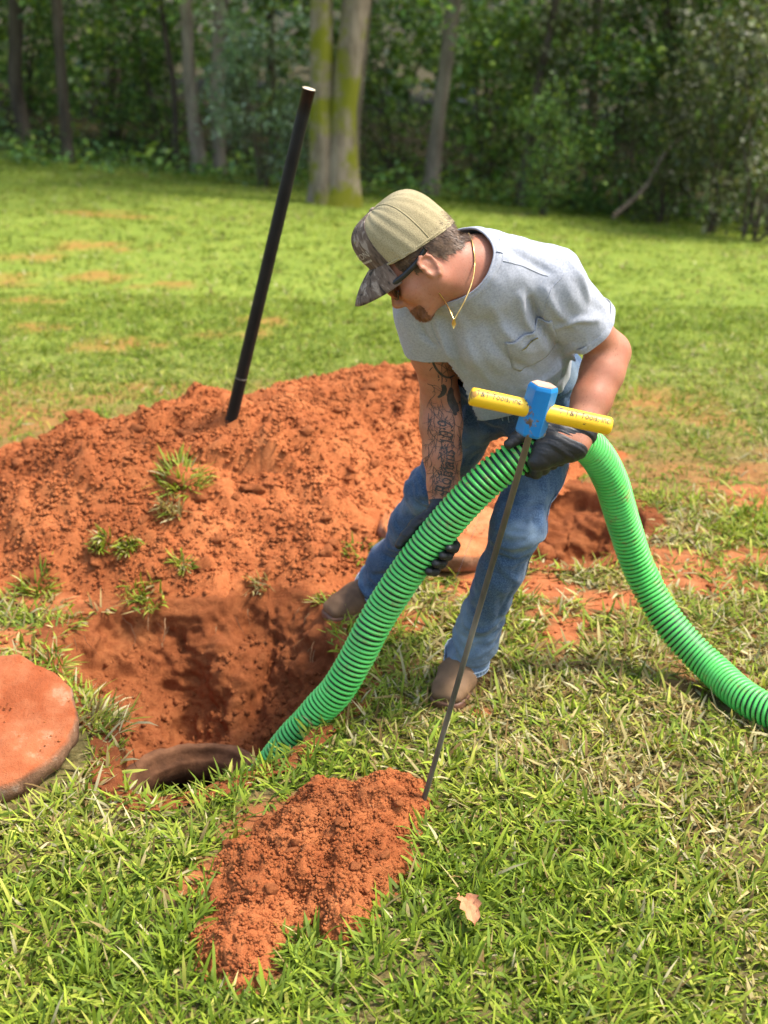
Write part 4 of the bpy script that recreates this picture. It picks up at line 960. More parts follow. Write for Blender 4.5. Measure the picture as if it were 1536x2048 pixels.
# cap
def camo_mat():
    m, nt, b = nodes('bark_camouflage'); c = coord(nt, 'Object', None); mp = _n(nt, 'ShaderNodeMapping'); mp.vector_type = 'TEXTURE'
    rot = Matrix((hF, hL, hU)).transposed().to_euler(); mp.inputs['Rotation'].default_value = rot; mp.inputs['Scale'].default_value = (1, 1, 5.5); nt.links.new(c, mp.inputs[0])
    n = noise(nt, 75, 5, .62, mp.outputs[0], .6)
    col = ramp(nt, n, [(.36, (.03, .021, .015)), (.43, (.12, .080, .055)), (.54, (.165, .115, .082)), (.61, (.33, .26, .20))]); 
    nt.links.new(col, b.inputs['Base Color']); b.inputs['Roughness'].default_value = .9; bump(nt, b, noise(nt, 500, 3, .6, c), .3, .001); return m
def mesh_mat():
    m, nt, b = nodes('khaki_trucker_mesh'); c = coord(nt, 'Object')
    v = _n(nt, 'ShaderNodeTexVoronoi'); v.inputs['Scale'].default_value = 520; nt.links.new(c, v.inputs[0])
    base = ramp(nt, noise(nt, 12, 4, .6, c), [(.3, (.31, .25, .125)), (.7, (.40, .33, .18))])
    col = mixc(nt, ramp(nt, v.outputs['Distance'], [(.15, (1, 1, 1)), (.45, (0, 0, 0))]), base, (.16, .125, .06))
    nt.links.new(col, b.inputs['Base Color']); b.inputs['Roughness'].default_value = .85; bump(nt, b, v.outputs['Distance'], .5, .001); return m
M_CAMO, M_MESH = camo_mat(), mesh_mat()
def cap_pt(th, ph):
    """th: angle from the front, + towards his left; ph: 0 rim .. 1 crown"""
    cf, sf = math.cos(th), math.sin(th); front = max(cf, 0)
    rim = h(0, 0, 0)*0+A3(.108*cf-.004, .086*sf, .050+.018*cf) ; q = ph*math.pi/2
    bk = max(-cf, 0); k = math.cos(q)**(.60-.12*front-.12*bk); z = math.sin(q)**(1.02-.1*front-.12*bk)
    ff = rim[0]*k+(.012*(1-k)); ll = rim[1]*k*(1+.05*math.sin(q*2)); uu = rim[2]+(.176-rim[2])*z
    ff += .010*front*math.sin(q*2)
    return ff, ll, uu
def panel(th0, th1, n=18, m=22, off=0, dent=0):
    V = []
    for i in range(n+1):
        th = th0+(th1-th0)*i/n; e = min(i, n-i)/n
        for j in range(m+1):
            f_, l_, u_ = cap_pt(th, j/m); p = h(f_, l_, u_); d = nrm(p-h(0, 0, .07)); V.append(p+d*(.0022*math.sin(math.pi*i/n)**.5*math.cos(j/m*1.5)+off+.0012*math.sin(i*1.3+j*.4)*math.sin(math.pi*i/n)))
    F = grid_faces(n+1, m+1); V = np.array(V)
    if np.einsum('ij,ij->i', np.cross(V[F[:, 1]]-V[F[:, 0]], V[F[:, 2]]-V[F[:, 1]]), V[F[:, 1]]-h(0, 0, .05)).sum() < 0: F = F[:, ::-1]
    return V, F
rad = math.radians; capE = None
V, F = panel(rad(-56), rad(0)); cap = obj('cap', V, F, M_CAMO, person); cap['label'] = 'trucker cap with brown bark-pattern front and khaki mesh back'
V, F = panel(rad(0), rad(56)); obj('front_panel', V, F, M_CAMO, cap)
for a0, a1 in ((56, 116), (116, 178), (182, 244), (244, 304)): V, F = panel(rad(a0), rad(a1)); obj('mesh_panel', V, F, M_MESH, cap)
V, F = panel(rad(176), rad(184), 4); obj('back_strip', V, F, M_MESH, cap)
for a in (0, 56, 116, 180, 244, 304):
    pth = np.array([h(*cap_pt(rad(a), j/20)) for j in range(21)]); V, F = tube(pth, .0016, 6, False); obj('seam', V, F, M_CAMO if a in (0, 56, 304) else M_MESH, cap)
rimp = np.array([h(*cap_pt(t, .02)) for t in np.linspace(0, 2*math.pi, 73)]); V, F = tube(rimp, .0028, 8, False); obj('rim_band', V, F, M_MESH, cap)
V, F = lathe([(.0004, .005), (.005, .0042), (.0072, .001), (.0072, -.002)], h(*cap_pt(0, 1)), 16, hU); obj('button', V, F, M_CAMO, cap)
for a in (28, -28):
    f_, l_, u_ = cap_pt(rad(a), .52); p = h(f_, l_, u_); d = nrm(p-h(0, 0, .07)); V, F = lathe([(.0012, .0034), (.0028, .0032), (.0034, .001)], p, 12, d); obj('eyelet', V, F, M_MESH, cap)
V = []; nb, mb = 28, 12
for i in range(nb+1):
    th = rad(-54+108*i/nb); f_, l_, u_ = cap_pt(th, 0.02); x = (i/nb-.5)*2
    for j in range(mb+1):
        t = j/mb; ext = .082*(1-abs(x)**2.6)**.55*t; drop = .020*x*x+.016*t*t*(1-.3*x*x); V.append(h(f_+ext*math.cos(th*.55)+.002*t, l_*(1+.05*t)+ext*math.sin(th*.55)*.35, u_+.004-drop*t-.026*t))
V = np.array(V); brim = obj('brim', V, grid_faces(nb+1, mb+1)[:, ::-1], M_CAMO, cap); mo = brim.modifiers.new('thick', 'SOLIDIFY'); mo.thickness = .004; mo.offset = 0
M_THREAD = simple('pale_thread', [(.4, (.42, .36, .28)), (.6, (.60, .54, .44))], 200, .9)
for j in (2, 4, 6, 8, 10): 
    pth = np.array([V[i*(mb+1)+j] for i in range(1, nb)])+hU*.0022; v2, f2 = tube(pth, .0004, 4, False); obj('stitching', v2, f2, M_CAMO, cap)
tv, tf = text_mesh('IZON', .021); W_ = tv[:, 0].max()
def on_cap(x, y, th0, ph0): th = th0+x/.088; f_, l_, u_ = cap_pt(th, ph0+y/.16); p = h(f_, l_, u_); return p+nrm(p-h(0, 0, .07))*.0042
obj('lettering', np.array([on_cap(x, y, rad(12), .22) for x, y, _ in tv]), tf, M_THREAD, cap, False)
for k in range(9): 
    q_ = [on_cap(.003+k*.0045+a, b, rad(14), .15) for a, b in ((0, 0), (.003, 0), (.003, .005), (0, .005))]; obj('small_lettering', np.array(q_), [[0, 1, 2, 3]], M_THREAD, cap, False)

# hair, beard: skin-hugging base with short strands
def local(V): d = (V-HCN)/HS; return d@hF, d@hL, d@hU
bn = vnormals(BV, BF); lf, ll, lu = local(BV); on_head = np.linalg.norm(BV-HCN, axis=1) < .16
def furry(name, mask, off, n, Ls, w, flow, mat, parent, seed):
    fm = mask[BF].all(1); Fq = BF[fm]; u, inv = np.unique(Fq, return_inverse=True); Fq = inv.reshape(Fq.shape)
    V0 = BV[u]+bn[u]*off; r = np.random.default_rng(seed); fi = r.integers(len(Fq), size=n); wts = r.dirichlet([1]*4, n)
    c = np.einsum('nk,nkd->nd', wts, V0[Fq[fi]]); nn = bn[u][Fq[fi][:, 0]]; f_, l_, u_ = local(c)
    dr = flow(f_, l_, u_); dr = dr-nn*(np.einsum('ij,ij->i', dr, nn))[:, None]; dr = dr/(np.linalg.norm(dr, axis=1)[:, None]+1e-9)+nn*r.uniform(.1, .5, (n, 1))+r.normal(0, .22, (n, 3))
    L = r.uniform(*Ls, n)[:, None]; sd = np.cross(dr, nn); sd /= np.linalg.norm(sd, axis=1)[:, None]+1e-9
    p1 = c+dr*L*.55+nn*L*.1; p2 = c+dr*L; V = np.stack([c-sd*w, c+sd*w, p1+sd*w*.8, p1-sd*w*.8, p2], 1).reshape(-1, 3)
    k = np.arange(n)[:, None]*5; 
    V = np.concatenate([V0, V]); k = k+len(V0); F = Fq.tolist()+np.concatenate([k+0, k+1, k+2, k+3], 1).tolist()+np.concatenate([k+3, k+2, k+4], 1).tolist()
    return obj(name, V, F, mat, parent)
M_HAIR = simple('brown_hair', [(.3, (.06, .032, .016)), (.5, (.13, .075, .040)), (.7, (.25, .155, .088))], 60, .5); M_BEARD = simple('reddish_beard', [(.3, (.13, .045, .018)), (.7, (.30, .12, .05))], 90, .55)
edge = .012*fbm(BV*60, 2, 990)
hm_ = on_head & (lu < .075) & (((lf < -.030+edge) & (lu > -.020+edge+np.clip(lf+.09, 0, .1)*.35)) | ((np.abs(lf-.016) < .011) & (lu > .000+edge) & (np.abs(ll) > .05)) | ((lu > .028) & (lf < .05) & (np.abs(ll) > .04)))
ear_ex = (np.abs(ll) > .0735) & (np.abs(lf+.008) < .03) & (lu < .036) & (lu > -.036)
hm_ &= ~ear_ex
furry('hair', hm_, .0020, 6500, (.006, .012), .0006, lambda f_, l_, u_: hU*-1.0+hF*-.7+0*f_[:, None], M_HAIR, person, 991)
bm_ = on_head & (lu < -.056+edge*.5) & (lf > .064+edge*.5)
furry('beard', bm_, .0010, 2600, (.004, .009), .00045, lambda f_, l_, u_: hU*-1.0+hF*.5+0*f_[:, None], M_BEARD, person, 992)

# sunglasses
M_FRAME = simple('black_frame', [(.4, (.010, .010, .010)), (.6, (.02, .02, .02))], 20, .35)
m_, nt_, b_n = nodes('dark_lens'); b_n.inputs['Base Color'].default_value = (.03, .018, .012, 1); b_n.inputs['Roughness'].default_value = .18; b_n.inputs['Specular IOR Level'].default_value = .25
pts = [h(.108, s_*x, u_) for s_ in (1,) for x, u_ in ()]
fr_ = [h(.094, -.064, .022), h(.106, -.045, .026), h(.112, -.015, .024), h(.112, 0, .022), h(.112, .015, .024), h(.106, .045, .026), h(.094, .064, .022)]
V, F = tube(catmull(fr_, 40), .0036, 8); glasses = obj('sunglasses', V, F, M_FRAME, person)
for s_ in (-1, 1):
    tp = [h(.094, s_*.064, .022), h(.080, s_*.072, .023), h(.045, s_*.0785, .022), h(.005, s_*.0815, .026), h(-.030, s_*.082, .036)]
    path = catmull(tp, 30); V, F = tube(path, .0032, 8); V = V+hU*(((V-np.concatenate([np.repeat(path, 8, 0), path[:1], path[-1:]]))@hU)*.9)[:, None]; obj('temple_arm', V, F, M_FRAME, glasses)
    V = []
    for i in range(13):
        x = .010+.054*i/12
        for j in range(7):
            u_ = .022-.038*(j/6)*(.55+.45*math.sin(math.pi*min(1, (i+1.5)/13))); V.append(h(.111-.0055*(x/.03)**2+.004*math.sin(math.pi*j/6)-.003*j/6, s_*x, u_))
    V = np.array(V); obj('lens', V, grid_faces(13, 7), m_, glasses)
    rim = np.array([V[12*7+6-0] if False else V[i*7+6] for i in range(13)]); v2, f2 = tube(rim, .0018, 6); obj('lower_rim', v2, f2, M_FRAME, glasses)

# necklace: chain over the neck down to a pendant hanging free
M_GOLD = simple('gold', [(.4, (.62, .40, .12)), (.6, (.85, .60, .22))], 80, .3, metal=.9)
pend = P(908, 640, 2.70)
allb = bvh_of(np.concatenate([BV, np.array([v.co[:] for v in tee.data.vertices])+rootloc(tee)]), BF.tolist()+[[i+len(BV) for i in p.vertices] for p in tee.data.polygons])
ch = [pend]+[P(*q) for q in ((930, 600, 2.715), (945, 560, 2.74), (949, 525, 2.765), (945, 490, 2.80), (938, 470, 2.84))]
side2 = [pend]+[P(*q) for q in ((898, 618, 2.72), (888, 600, 2.76), (878, 585, 2.80))]
def chain_path(pts):
    out = []
    for p in catmull(pts, 90):
        hh = allb.ray_cast((0, 0, CAM_H), tuple(nrm(p-A3(0, 0, CAM_H))))
        if hh[0] is not None and (hh[3] < np.linalg.norm(p-A3(0, 0, CAM_H))+.004): p = np.array(hh[0][:])+np.array(hh[1][:])*.0022
        out.append(p)
    out = np.array(out); 
    for _ in range(3): out[1:-1] = .5*out[1:-1]+.25*(out[:-2]+out[2:])
    return out
V, F = tube(chain_path(ch), .0016, 6); neck = obj('necklace', V, F, M_GOLD, person)
V, F = tube(chain_path(side2), .0013, 6); obj('chain', V, F, M_GOLD, neck)
V, F = tube(np.array([pend+A3(0, 0, .002), pend-A3(0, 0, .008), pend-A3(.001, 0, .018)]), [.0022, .005, .001], 8); obj('pendant', V, F, M_GOLD, neck)

# tattoo on his right arm: ink laid on the skin
M_INKT = simple('tattoo_ink', [(.35, (.035, .026, .024)), (.65, (.085, .06, .052))], 60, .55)
INK = ([], [])
tatd = nrm(ct*.9+A3(.1, 0, 0))
def ink_pt(u, v):
    p = BB.ray_cast((0, 0, CAM_H), tuple(nrm(_ray(u, v))))
    if p[0] is None: return None
    q = np.array(p[0][:]); d0 = min(np.linalg.norm(q-(sR+(eR-sR)*t)) for t in (.4, .6, .8, 1)) if q[2] > eR[2]-.02 else min(np.linalg.norm(q-(eR+(wR-eR)*t)) for t in (0, .25, .5, .75, 1))
    if d0 > .075: return None
    return q+np.array(p[1][:])*.0007
def ink_stroke(px, w0, w1=None, n=18):
    """px: points on the arm in picture coordinates, used to find places on the skin"""
    w1 = w0 if w1 is None else w1; q_ = catmull([A3(a, b, 0) for a, b in px], n); d = np.gradient(q_, axis=0); d /= np.linalg.norm(d, axis=1)[:, None]+1e-9
    w = np.linspace(w0, w1, n)*(.35+.65*np.sin(np.linspace(.15, math.pi-.05, n))**.5); prev = None
    for i in range(n):
        a_, b_ = [ink_pt(q_[i, 0]-s_*d[i, 1]*w[i], q_[i, 1]+s_*d[i, 0]*w[i]) for s_ in (-1, 1)]
        if a_ is None or b_ is None: prev = None; continue
        k0 = len(INK[0]); INK[0].extend([a_, b_])
        if prev is not None: INK[1].append([prev, prev+1, k0+1, k0])
        prev = k0
def tz(x, y): return 800+x/6.606, 690+y/6.606      # picture points read off an enlargement of the arm
def ST(pts, w0, w1=None, n=18): ink_stroke([tz(*p) for p in pts], w0, w1, n)
# dream-catcher hoop and web
ST([(440, 120), (430, 190), (450, 260), (490, 330), (560, 400), (640, 430), (720, 400)], 2.6, 2.2, 26)
for a in ([(470, 240), (550, 270), (620, 320), (700, 350)], [(540, 170), (560, 200), (550, 270), (548, 380)], [(550, 270), (600, 200), (640, 200)], [(620, 320), (680, 250)], [(620, 320), (640, 420)], [(460, 220), (520, 150)], [(560, 380), (620, 330)], [(590, 250), (620, 320)]): ST(a, .55, .55, 12)
for a in ([(420, 200), (385, 240), (375, 220)], [(430, 290), (395, 330), (400, 345)], [(500, 390), (515, 430), (495, 415)], [(600, 440), (615, 475), (590, 480)], [(520, 450), (500, 470)]): ST(a, 1.0, .5, 10)
ST([(550, 410), (555, 450), (550, 520)], 1.2, .8, 10); ST([(665, 430), (680, 480), (675, 560)], 1.1, .8, 10)
ST([(560, 520), (580, 590), (545, 660), (500, 690)], 5.0, 3.0, 20); ST([(590, 530), (600, 600), (570, 670)], 3.0, 2, 14)
ST([(675, 560), (650, 650), (660, 760), (710, 850), (735, 930)], 4.2, 5.2, 26); ST([(690, 580), (690, 680), (740, 800), (765, 880)], 3.2, 4.2, 20); ST([(790, 640), (800, 700), (780, 770)], 3, 2, 12)
# branching veins
rv = np.random.default_rng(77)
def vein(x, y, ang, L, w, dep):
    pts = [(x, y)]; a = ang
    for k in range(5): a += rv.normal(0, .22); x += math.cos(a)*L/5; y += math.sin(a)*L/5; pts.append((x, y))
    ST(pts, w, w*.6, 14)
    if dep:
        for q_ in (2, 3, 5): 
            if rv.random() < .85: vein(*pts[q_], a+rv.choice([-1, 1])*rv.uniform(.4, .9), L*rv.uniform(.5, .75), w*.75, dep-1)
for x, y, a, L in ((360, 510, .3, 160), (470, 640, 1.9, 230), (440, 830, 1.7, 220), (500, 780, 1.2, 190), (700, 950, 1.1, 220), (400, 1130, 1.4, 220), (430, 1380, 1.5, 230), (800, 900, 1.4, 160), (750, 1180, 1.3, 220), (790, 1120, 1.6, 200), (450, 1600, 1.5, 230), (720, 1420, 1.6, 200), (440, 1850, 1.5, 120), (760, 1560, 1.7, 160), (620, 740, .6, 160), (470, 1180, 1.9, 150), (380, 900, 1.4, 180)): vein(x, y, a, L, .75, 2)
for k in range(34):
    vein(rv.uniform(370, 800), rv.uniform(600, 1900), rv.uniform(1.0, 2.1), rv.uniform(90, 200), .6, 1)
for k in range(60):      # soft shading around the script
    y0 = rv.uniform(960, 1960); x0 = np.interp(y0, [960, 1200, 1500, 1960], [605, 610, 625, 560])+rv.uniform(-110, 110); ST([(x0, y0), (x0+rv.uniform(-30, 30), y0+rv.uniform(15, 40)), (x0+rv.uniform(-40, 40), y0+rv.uniform(40, 75))], rv.uniform(.8, 2.2), .5, 8)
# verse lettering running up the forearm
tv, tf = text_mesh('Romans 10:9', 1.0, .35); tv[:, 0] /= tv[:, 0].max(); hgt = tv[:, 1].max()
idx = {}; ok = True; pv = []
for x, y, _ in tv:
    py = 1960-x*960; cx = np.interp(py, [960, 1200, 1500, 1960], [605, 610, 625, 560]); px_ = cx+95-(y/hgt)*205*np.interp(x, [0, .6, 1], [1.0, .8, 1.05]); q_ = ink_pt(*tz(px_, py)); pv.append(q_ if q_ is not None else A3(0, 0, 0)); ok &= q_ is not None
b0 = len(INK[0]); bad = {i for i, p in enumerate(pv) if abs(p).sum() == 0}; INK[0].extend([p if i not in bad else wR for i, p in enumerate(pv)]); INK[1].extend([[i+b0 for i in f_] for f_ in tf if not bad & set(f_)])
for k, t in enumerate(np.linspace(0, 1, 12)): ST([(520-25*math.sin(t*9), 1960-t*960), (560, 1975-t*960), (690+15*math.cos(t*11), 1940-t*960)], .8, .5, 12)
if INK[0]:
    tat = obj('tattoo', np.array(INK[0]), INK[1], M_INKT, person, False); tat['label'] = 'dark sleeve tattoo with feathers, veins and script on the forearm'
# ------------------------------------------------------------------ grass
M_GRASS = attr_mat('grass_blades', .6, .30, .2)
def blades(x, y, z, L, w, hd, tilt, curl, col, seg=3, seed=0):
    n = len(x); r = np.random.default_rng(seed); S = seg+1
    pos = np.zeros((n, S, 3)); pos[:, 0] = np.stack([x, y, z], 1); hv = np.stack([np.cos(hd), np.sin(hd), 0*hd], 1)
    for i in range(1, S):
        a = tilt+curl*((i-.5)/seg); st = (L/seg)[:, None]
        pos[:, i] = pos[:, i-1]+st*(hv*np.sin(a)[:, None]+np.stack([0*a, 0*a, np.cos(a)], 1))
    pos[:, :, 2] = np.maximum(pos[:, :, 2], z[:, None]+.003)
    tw = r.normal(0, .5, n); sd = np.stack([-np.sin(hd)*np.cos(tw), np.cos(hd)*np.cos(tw), np.sin(tw)], 1)
    pf = np.array([.75, 1.0, .8, .0] if seg == 3 else ([.8, 1, 0] if seg == 2 else [1, 0]))
    V = np.zeros((n, 2*S-1, 3)); 
    for i in range(S-1):
        o = sd*(w*pf[i]/2)[:, None]; V[:, 2*i] = pos[:, i]-o; V[:, 2*i+1] = pos[:, i]+o
    V[:, -1] = pos[:, -1]
    q = []
    for i in range(S-2): q += [[2*i, 2*i+1, 2*i+3], [2*i, 2*i+3, 2*i+2]]
    q += [[2*S-4, 2*S-3, 2*S-2]]
    k = 2*S-1; F = (np.array(q)[None]+(np.arange(n)*k)[:, None, None]).reshape(-1, 3)
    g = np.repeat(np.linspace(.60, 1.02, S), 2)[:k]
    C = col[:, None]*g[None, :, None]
    return V.reshape(-1, 3), F, C.reshape(-1, 3)
C_GREEN = np.array([[.14, .21, .016], [.225, .315, .024], [.31, .39, .032], [.18, .26, .03]])
C_YEL = np.array([[.37, .42, .05], [.45, .45, .08], [.31, .36, .045]])
C_DRY = np.array([[.50, .41, .17], [.42, .31, .12], [.58, .51, .27], [.27, .17, .06]])
def dryness(x, y):
    d = .42*fb2(x, y, 1.3, 3, 301)+.24*fb2(x, y, 5, 3, 302)
    d = d+.42*np.exp(-(((x-.42)/.55)**2+((y-3.15)/.55)**2))+.16*np.exp(-(((x-.55)/.5)**2+((y-2.6)/.35)**2))+.30*np.exp(-(((x+.62)/.35)**2+((y-2.55)/.25)**2))
    d = d-.55*np.exp(-(((x+.1)/.45)**2+((y-2.0)/.28)**2))-.35*np.exp(-(((x+.25)/.3)**2+((y-2.6)/.14)**2))-.4*np.exp(-(((x-.25)/.3)**2+((y-2.3)/.25)**2))
    d = d+.40*np.exp(-(((x-.8)/.5)**2+((y-3.9)/.5)**2))+.35*np.exp(-(((x+.95)/.3)**2+((y-3.35)/.3)**2))-.25*sstep(4.6, 6, y)
    return d+.25
def pick(x, y, r, bias=0):
    n = len(x); d = dryness(x, y)+bias+r.normal(0, .16, n); k = r.random(n)
    g = C_GREEN[r.integers(4, size=n)]; ye = C_YEL[r.integers(3, size=n)]; dr = C_DRY[r.integers(4, size=n)]
    pd = sstep(.18, .85, d)*.85+.05; py = sstep(-.35, .45, d)*.62
    c = np.where((k < pd)[:, None], dr, np.where((r.random(n) < py)[:, None], ye, g))
    return c*np.exp(r.normal(0, .16, n))[:, None]
BARE = [(LID1, .262), (LID2+A3(.01, .02, 0), .225)]
def grow(name, n, y0, y1, Lr, wr, seg, seed, per=9, cr=.03, wide=.40, xl=None):
    r = np.random.default_rng(seed); m = int(n/per)
    y = np.sqrt(r.uniform(y0**2, y1**2, m)) if xl is None else r.uniform(y0, y1, m); x = (r.uniform(-1, 1, m)*(.29*y+wide))
    X = np.repeat(x, per); Y = np.repeat(y, per); a = r.uniform(0, 6.283, len(X)); q = r.random(len(X))**.6*cr
    X = X+np.cos(a)*q; Y = Y+np.sin(a)*q
    hd = a+r.normal(0, .8, len(X)); lo = np.repeat(np.exp(r.normal(0, .22, m)), per)
    ok = (L_HOLE(X, Y) < .0) & (L_PIT2(X, Y) < 0) & (r.random(len(X)) > dirt_mask(X, Y)*1.02)
    ok &= (L_MOUND(X, Y) < .004) & (L_SPOIL(X, Y) < -.016)
    for c, rr in BARE: ok &= np.hypot(X-c[0], Y-c[1]) > rr
    for (bx, by), (tx, ty) in FEET: ok &= polydist(X, Y, [(bx, by), (tx, ty)], False) > .042
    ok &= ~((polydist(X, Y, HOSE_G, False) < .03))
    X, Y, hd, lo = X[ok], Y[ok], hd[ok], lo[ok]; k = len(X)
    L = r.uniform(*Lr, k)*lo; w = r.uniform(*wr, k); d = dryness(X, Y)
    tilt = np.clip(r.normal(.86, .34, k)+.35*np.clip(d, 0, 1), .05, 1.45); curl = r.normal(.55, .45, k)
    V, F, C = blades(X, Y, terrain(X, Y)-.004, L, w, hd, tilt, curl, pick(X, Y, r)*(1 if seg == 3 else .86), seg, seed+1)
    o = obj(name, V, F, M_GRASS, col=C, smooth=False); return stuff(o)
FEET = [((.25, 3.16), (.155, 2.95)), ((.05, 3.54), (-.145, 3.43))]
HOSE_G = [(.74, 3.05), (.82, 2.95), (1.1, 2.75)]
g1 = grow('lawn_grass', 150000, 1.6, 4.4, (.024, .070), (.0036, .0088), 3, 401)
g1['label'] = 'broad-bladed green and straw-coloured lawn grass in the foreground'; g1['category'] = 'grass'
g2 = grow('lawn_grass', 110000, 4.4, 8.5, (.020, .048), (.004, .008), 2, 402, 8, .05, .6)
g2['label'] = 'sunlit green lawn grass beyond the dirt mound'; g2['category'] = 'grass'
g3 = grow('lawn_grass', 70000, 8.5, 18.0, (.03, .06), (.010, .018), 1, 403, 8, .10, 1.5)
g3['label'] = 'distant lawn grass running down to the woods'; g3['category'] = 'grass'
# torn turf clumps lying on the dirt
def turf(u, v, n, rad, Lm, label, drybias=0, lie=None, seed=0):
    c = None; d = _ray(u, v); o_ = A3(0, 0, CAM_H)
    for k in range(900):
        p = o_+d*(1.5+k*.006); h = max(float(L_MOUND(p[0], p[1])), 0)
        if p[2] < float(terrain(p[0], p[1]))+h: c = p; break
    n = int(n*1.7); r = np.random.default_rng(500+seed); a = r.uniform(0, 6.283, n); q = rad*r.random(n)**.7
    X = c[0]+np.cos(a)*q*1.2; Y = c[1]+np.sin(a)*q; Z = terrain(X, Y)+np.maximum(L_MOUND(X, Y), 0)-.002
    hd = (a+r.normal(0, .6, n)) if lie is None else r.normal(lie, .7, n)
    V, F, C = blades(X, Y, Z, r.uniform(.5, 1.1, n)*Lm, r.uniform(.0035, .007, n), hd, np.clip(r.normal(.8, .4, n), .1, 1.5), r.normal(.6, .4, n), pick(X, Y, r, drybias), 3, 600+seed)
    e = thing('turf_clump', label, 'turf', c, 'torn turf clumps around the dirt'); obj('blades', V, F, M_GRASS, e, False, C)
    me = CLOD[seed % 10]; s = bpy.data.objects.new('root_ball', me); COL.objects.link(s); s.parent = e; s.scale = (rad*1.1, rad, rad*.5); s.location = (0, 0, -rad*.12)
turf(362, 958, 110, .055, .075, 'largest torn turf clump high on the dirt mound, green blades', -.35, None, 1)
turf(340, 1018, 60, .035, .07, 'straw-coloured turf clump hanging below the largest one on the mound', .7, -1.7, 2)
turf(205, 1088, 45, .022, .06, 'dark turf tuft on the mound, left of a matching pair', -.1, -1.8, 3)
turf(258, 1092, 55, .028, .06, 'grey-green turf tuft on the mound, right of a matching pair', -.1, -1.5, 4)
turf(366, 1128, 36, .022, .06, 'small green turf tuft low on the mound above the hole', -.3, None, 5)
turf(75, 1180, 70, .035, .075, 'upright green turf strip at the left foot of the mound', -.4, None, 6)
turf(290, 1205, 60, .05, .07, 'green grass fringe on the back edge of the hole', -.2, -1.6, 7)
turf(520, 1175, 28, .03, .07, 'thin dry grass wisp on the back edge of the hole', .5, -2.0, 8)
turf(660, 1205, 40, .035, .055, 'pale grass tuft under the toe of the far boot', .2, -2.4, 9)
turf(720, 1105, 40, .05, .05, 'sparse green grass tuft at the mound foot beside the far jeans leg', -.3, None, 10)
turf(190, 1450, 90, .07, .085, 'long-bladed grass tuft between the left lid and the hole', .15, 0.4, 11)
# ------------------------------------------------------------------ woods
M_LEAF = attr_mat('tree_leaves', .45, .35, .4)
def bark(name, a, b_, c, moss=0):
    m, nt, b = nodes(name); co = coord(nt, 'Object', (1, 1, .22))
    col = ramp(nt, noise(nt, 9, 7, .7, co), [(.3, a), (.5, b_), (.72, c)])
    if moss: col = mixc(nt, ramp(nt, noise(nt, 2.2, 5, .6, coord(nt, 'Object')), [(.46, (0, 0, 0)), (.56, (1, 1, 1))]), col, (.16, .16, .012))
    nt.links.new(col, b.inputs['Base Color']); b.inputs['Roughness'].default_value = .9; b.inputs['Specular IOR Level'].default_value = .2
    bump(nt, b, noise(nt, 22, 7, .75, co), .9, .03); return m
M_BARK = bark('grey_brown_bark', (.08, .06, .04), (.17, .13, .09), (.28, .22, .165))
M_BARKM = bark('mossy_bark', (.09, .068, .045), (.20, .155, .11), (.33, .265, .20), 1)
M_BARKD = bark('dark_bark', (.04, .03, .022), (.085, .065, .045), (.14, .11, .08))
M_BARKP = bark('pale_bark', (.11, .085, .06), (.24, .19, .14), (.37, .30, .23))
LEAFC = np.array([[.06, .125, .022], [.11, .205, .038], [.175, .29, .055], [.15, .245, .08], [.25, .34, .05]])
def leaf_cloud(c, L, r, pal=LEAFC, flat=.55, bright=1.0, fold=True):
    n = len(c); n1 = r.standard_normal((n, 3))*A3(1, 1, flat); n1 /= np.linalg.norm(n1, axis=1)[:, None]
    up = np.stack([r.normal(0, .5, n), r.normal(0, .5, n), np.ones(n)], 1); sd = np.cross(n1, up); sd /= np.linalg.norm(sd, axis=1)[:, None]+1e-9
    L = L[:, None]; w = L*r.uniform(.28, .42, (n, 1)); nn = np.cross(sd, n1)
    V = np.stack([c-n1*L*.5, c+sd*w+nn*L*.05, c+n1*L*.5, c-sd*w+nn*L*.05], 1).reshape(-1, 3)
    F = np.arange(4*n).reshape(n, 4); col = pal[r.integers(len(pal), size=n)]*np.exp(r.normal(0, .22, n))[:, None]*bright
    return V, F, np.repeat(col, 4, 0)
def clumps(r, nc, box, spread, per, Ls, pal=LEAFC, bright=1.0, flat=.5):
    cc = np.stack([r.uniform(*box[0], nc), r.uniform(*box[1], nc), r.uniform(*box[2], nc)], 1)
    c = np.repeat(cc, per, 0)+r.standard_normal((nc*per, 3))*A3(spread, spread, spread*.55)
    tone = np.repeat(np.exp(r.normal(0, .25, nc)), per)[:, None]
    V, F, C = leaf_cloud(c, r.uniform(*Ls, nc*per), r, pal, flat, bright); return V, F, C*np.repeat(tone, 4, 0)
def trunk_mesh(stems, seed):
    Vs = []; Fs = []; n = 0; r = np.random.default_rng(seed)
    for pts, rs in stems:
        path = catmull(pts, 26); path[:, :2] += .05*rs[0]*np.stack([fb2(path[:, 2], path[:, 2]*0, 1.5, 2, seed), fb2(path[:, 2], path[:, 2]*0+3, 1.5, 2, seed+1)], 1)
        rad = np.interp(np.linspace(0, 1, 26), np.linspace(0, 1, len(rs)), rs); V, F = tube(path, rad, 14, False, (1, 0, 0))
        V = V+(V-np.repeat(path, 14, 0))*(.14*fbm(V*A3(6, 6, 1.2), 3, seed))[:, None]
        Vs.append(V); Fs.append(F+n); n += len(V)
    return np.concatenate(Vs), np.concatenate(Fs)
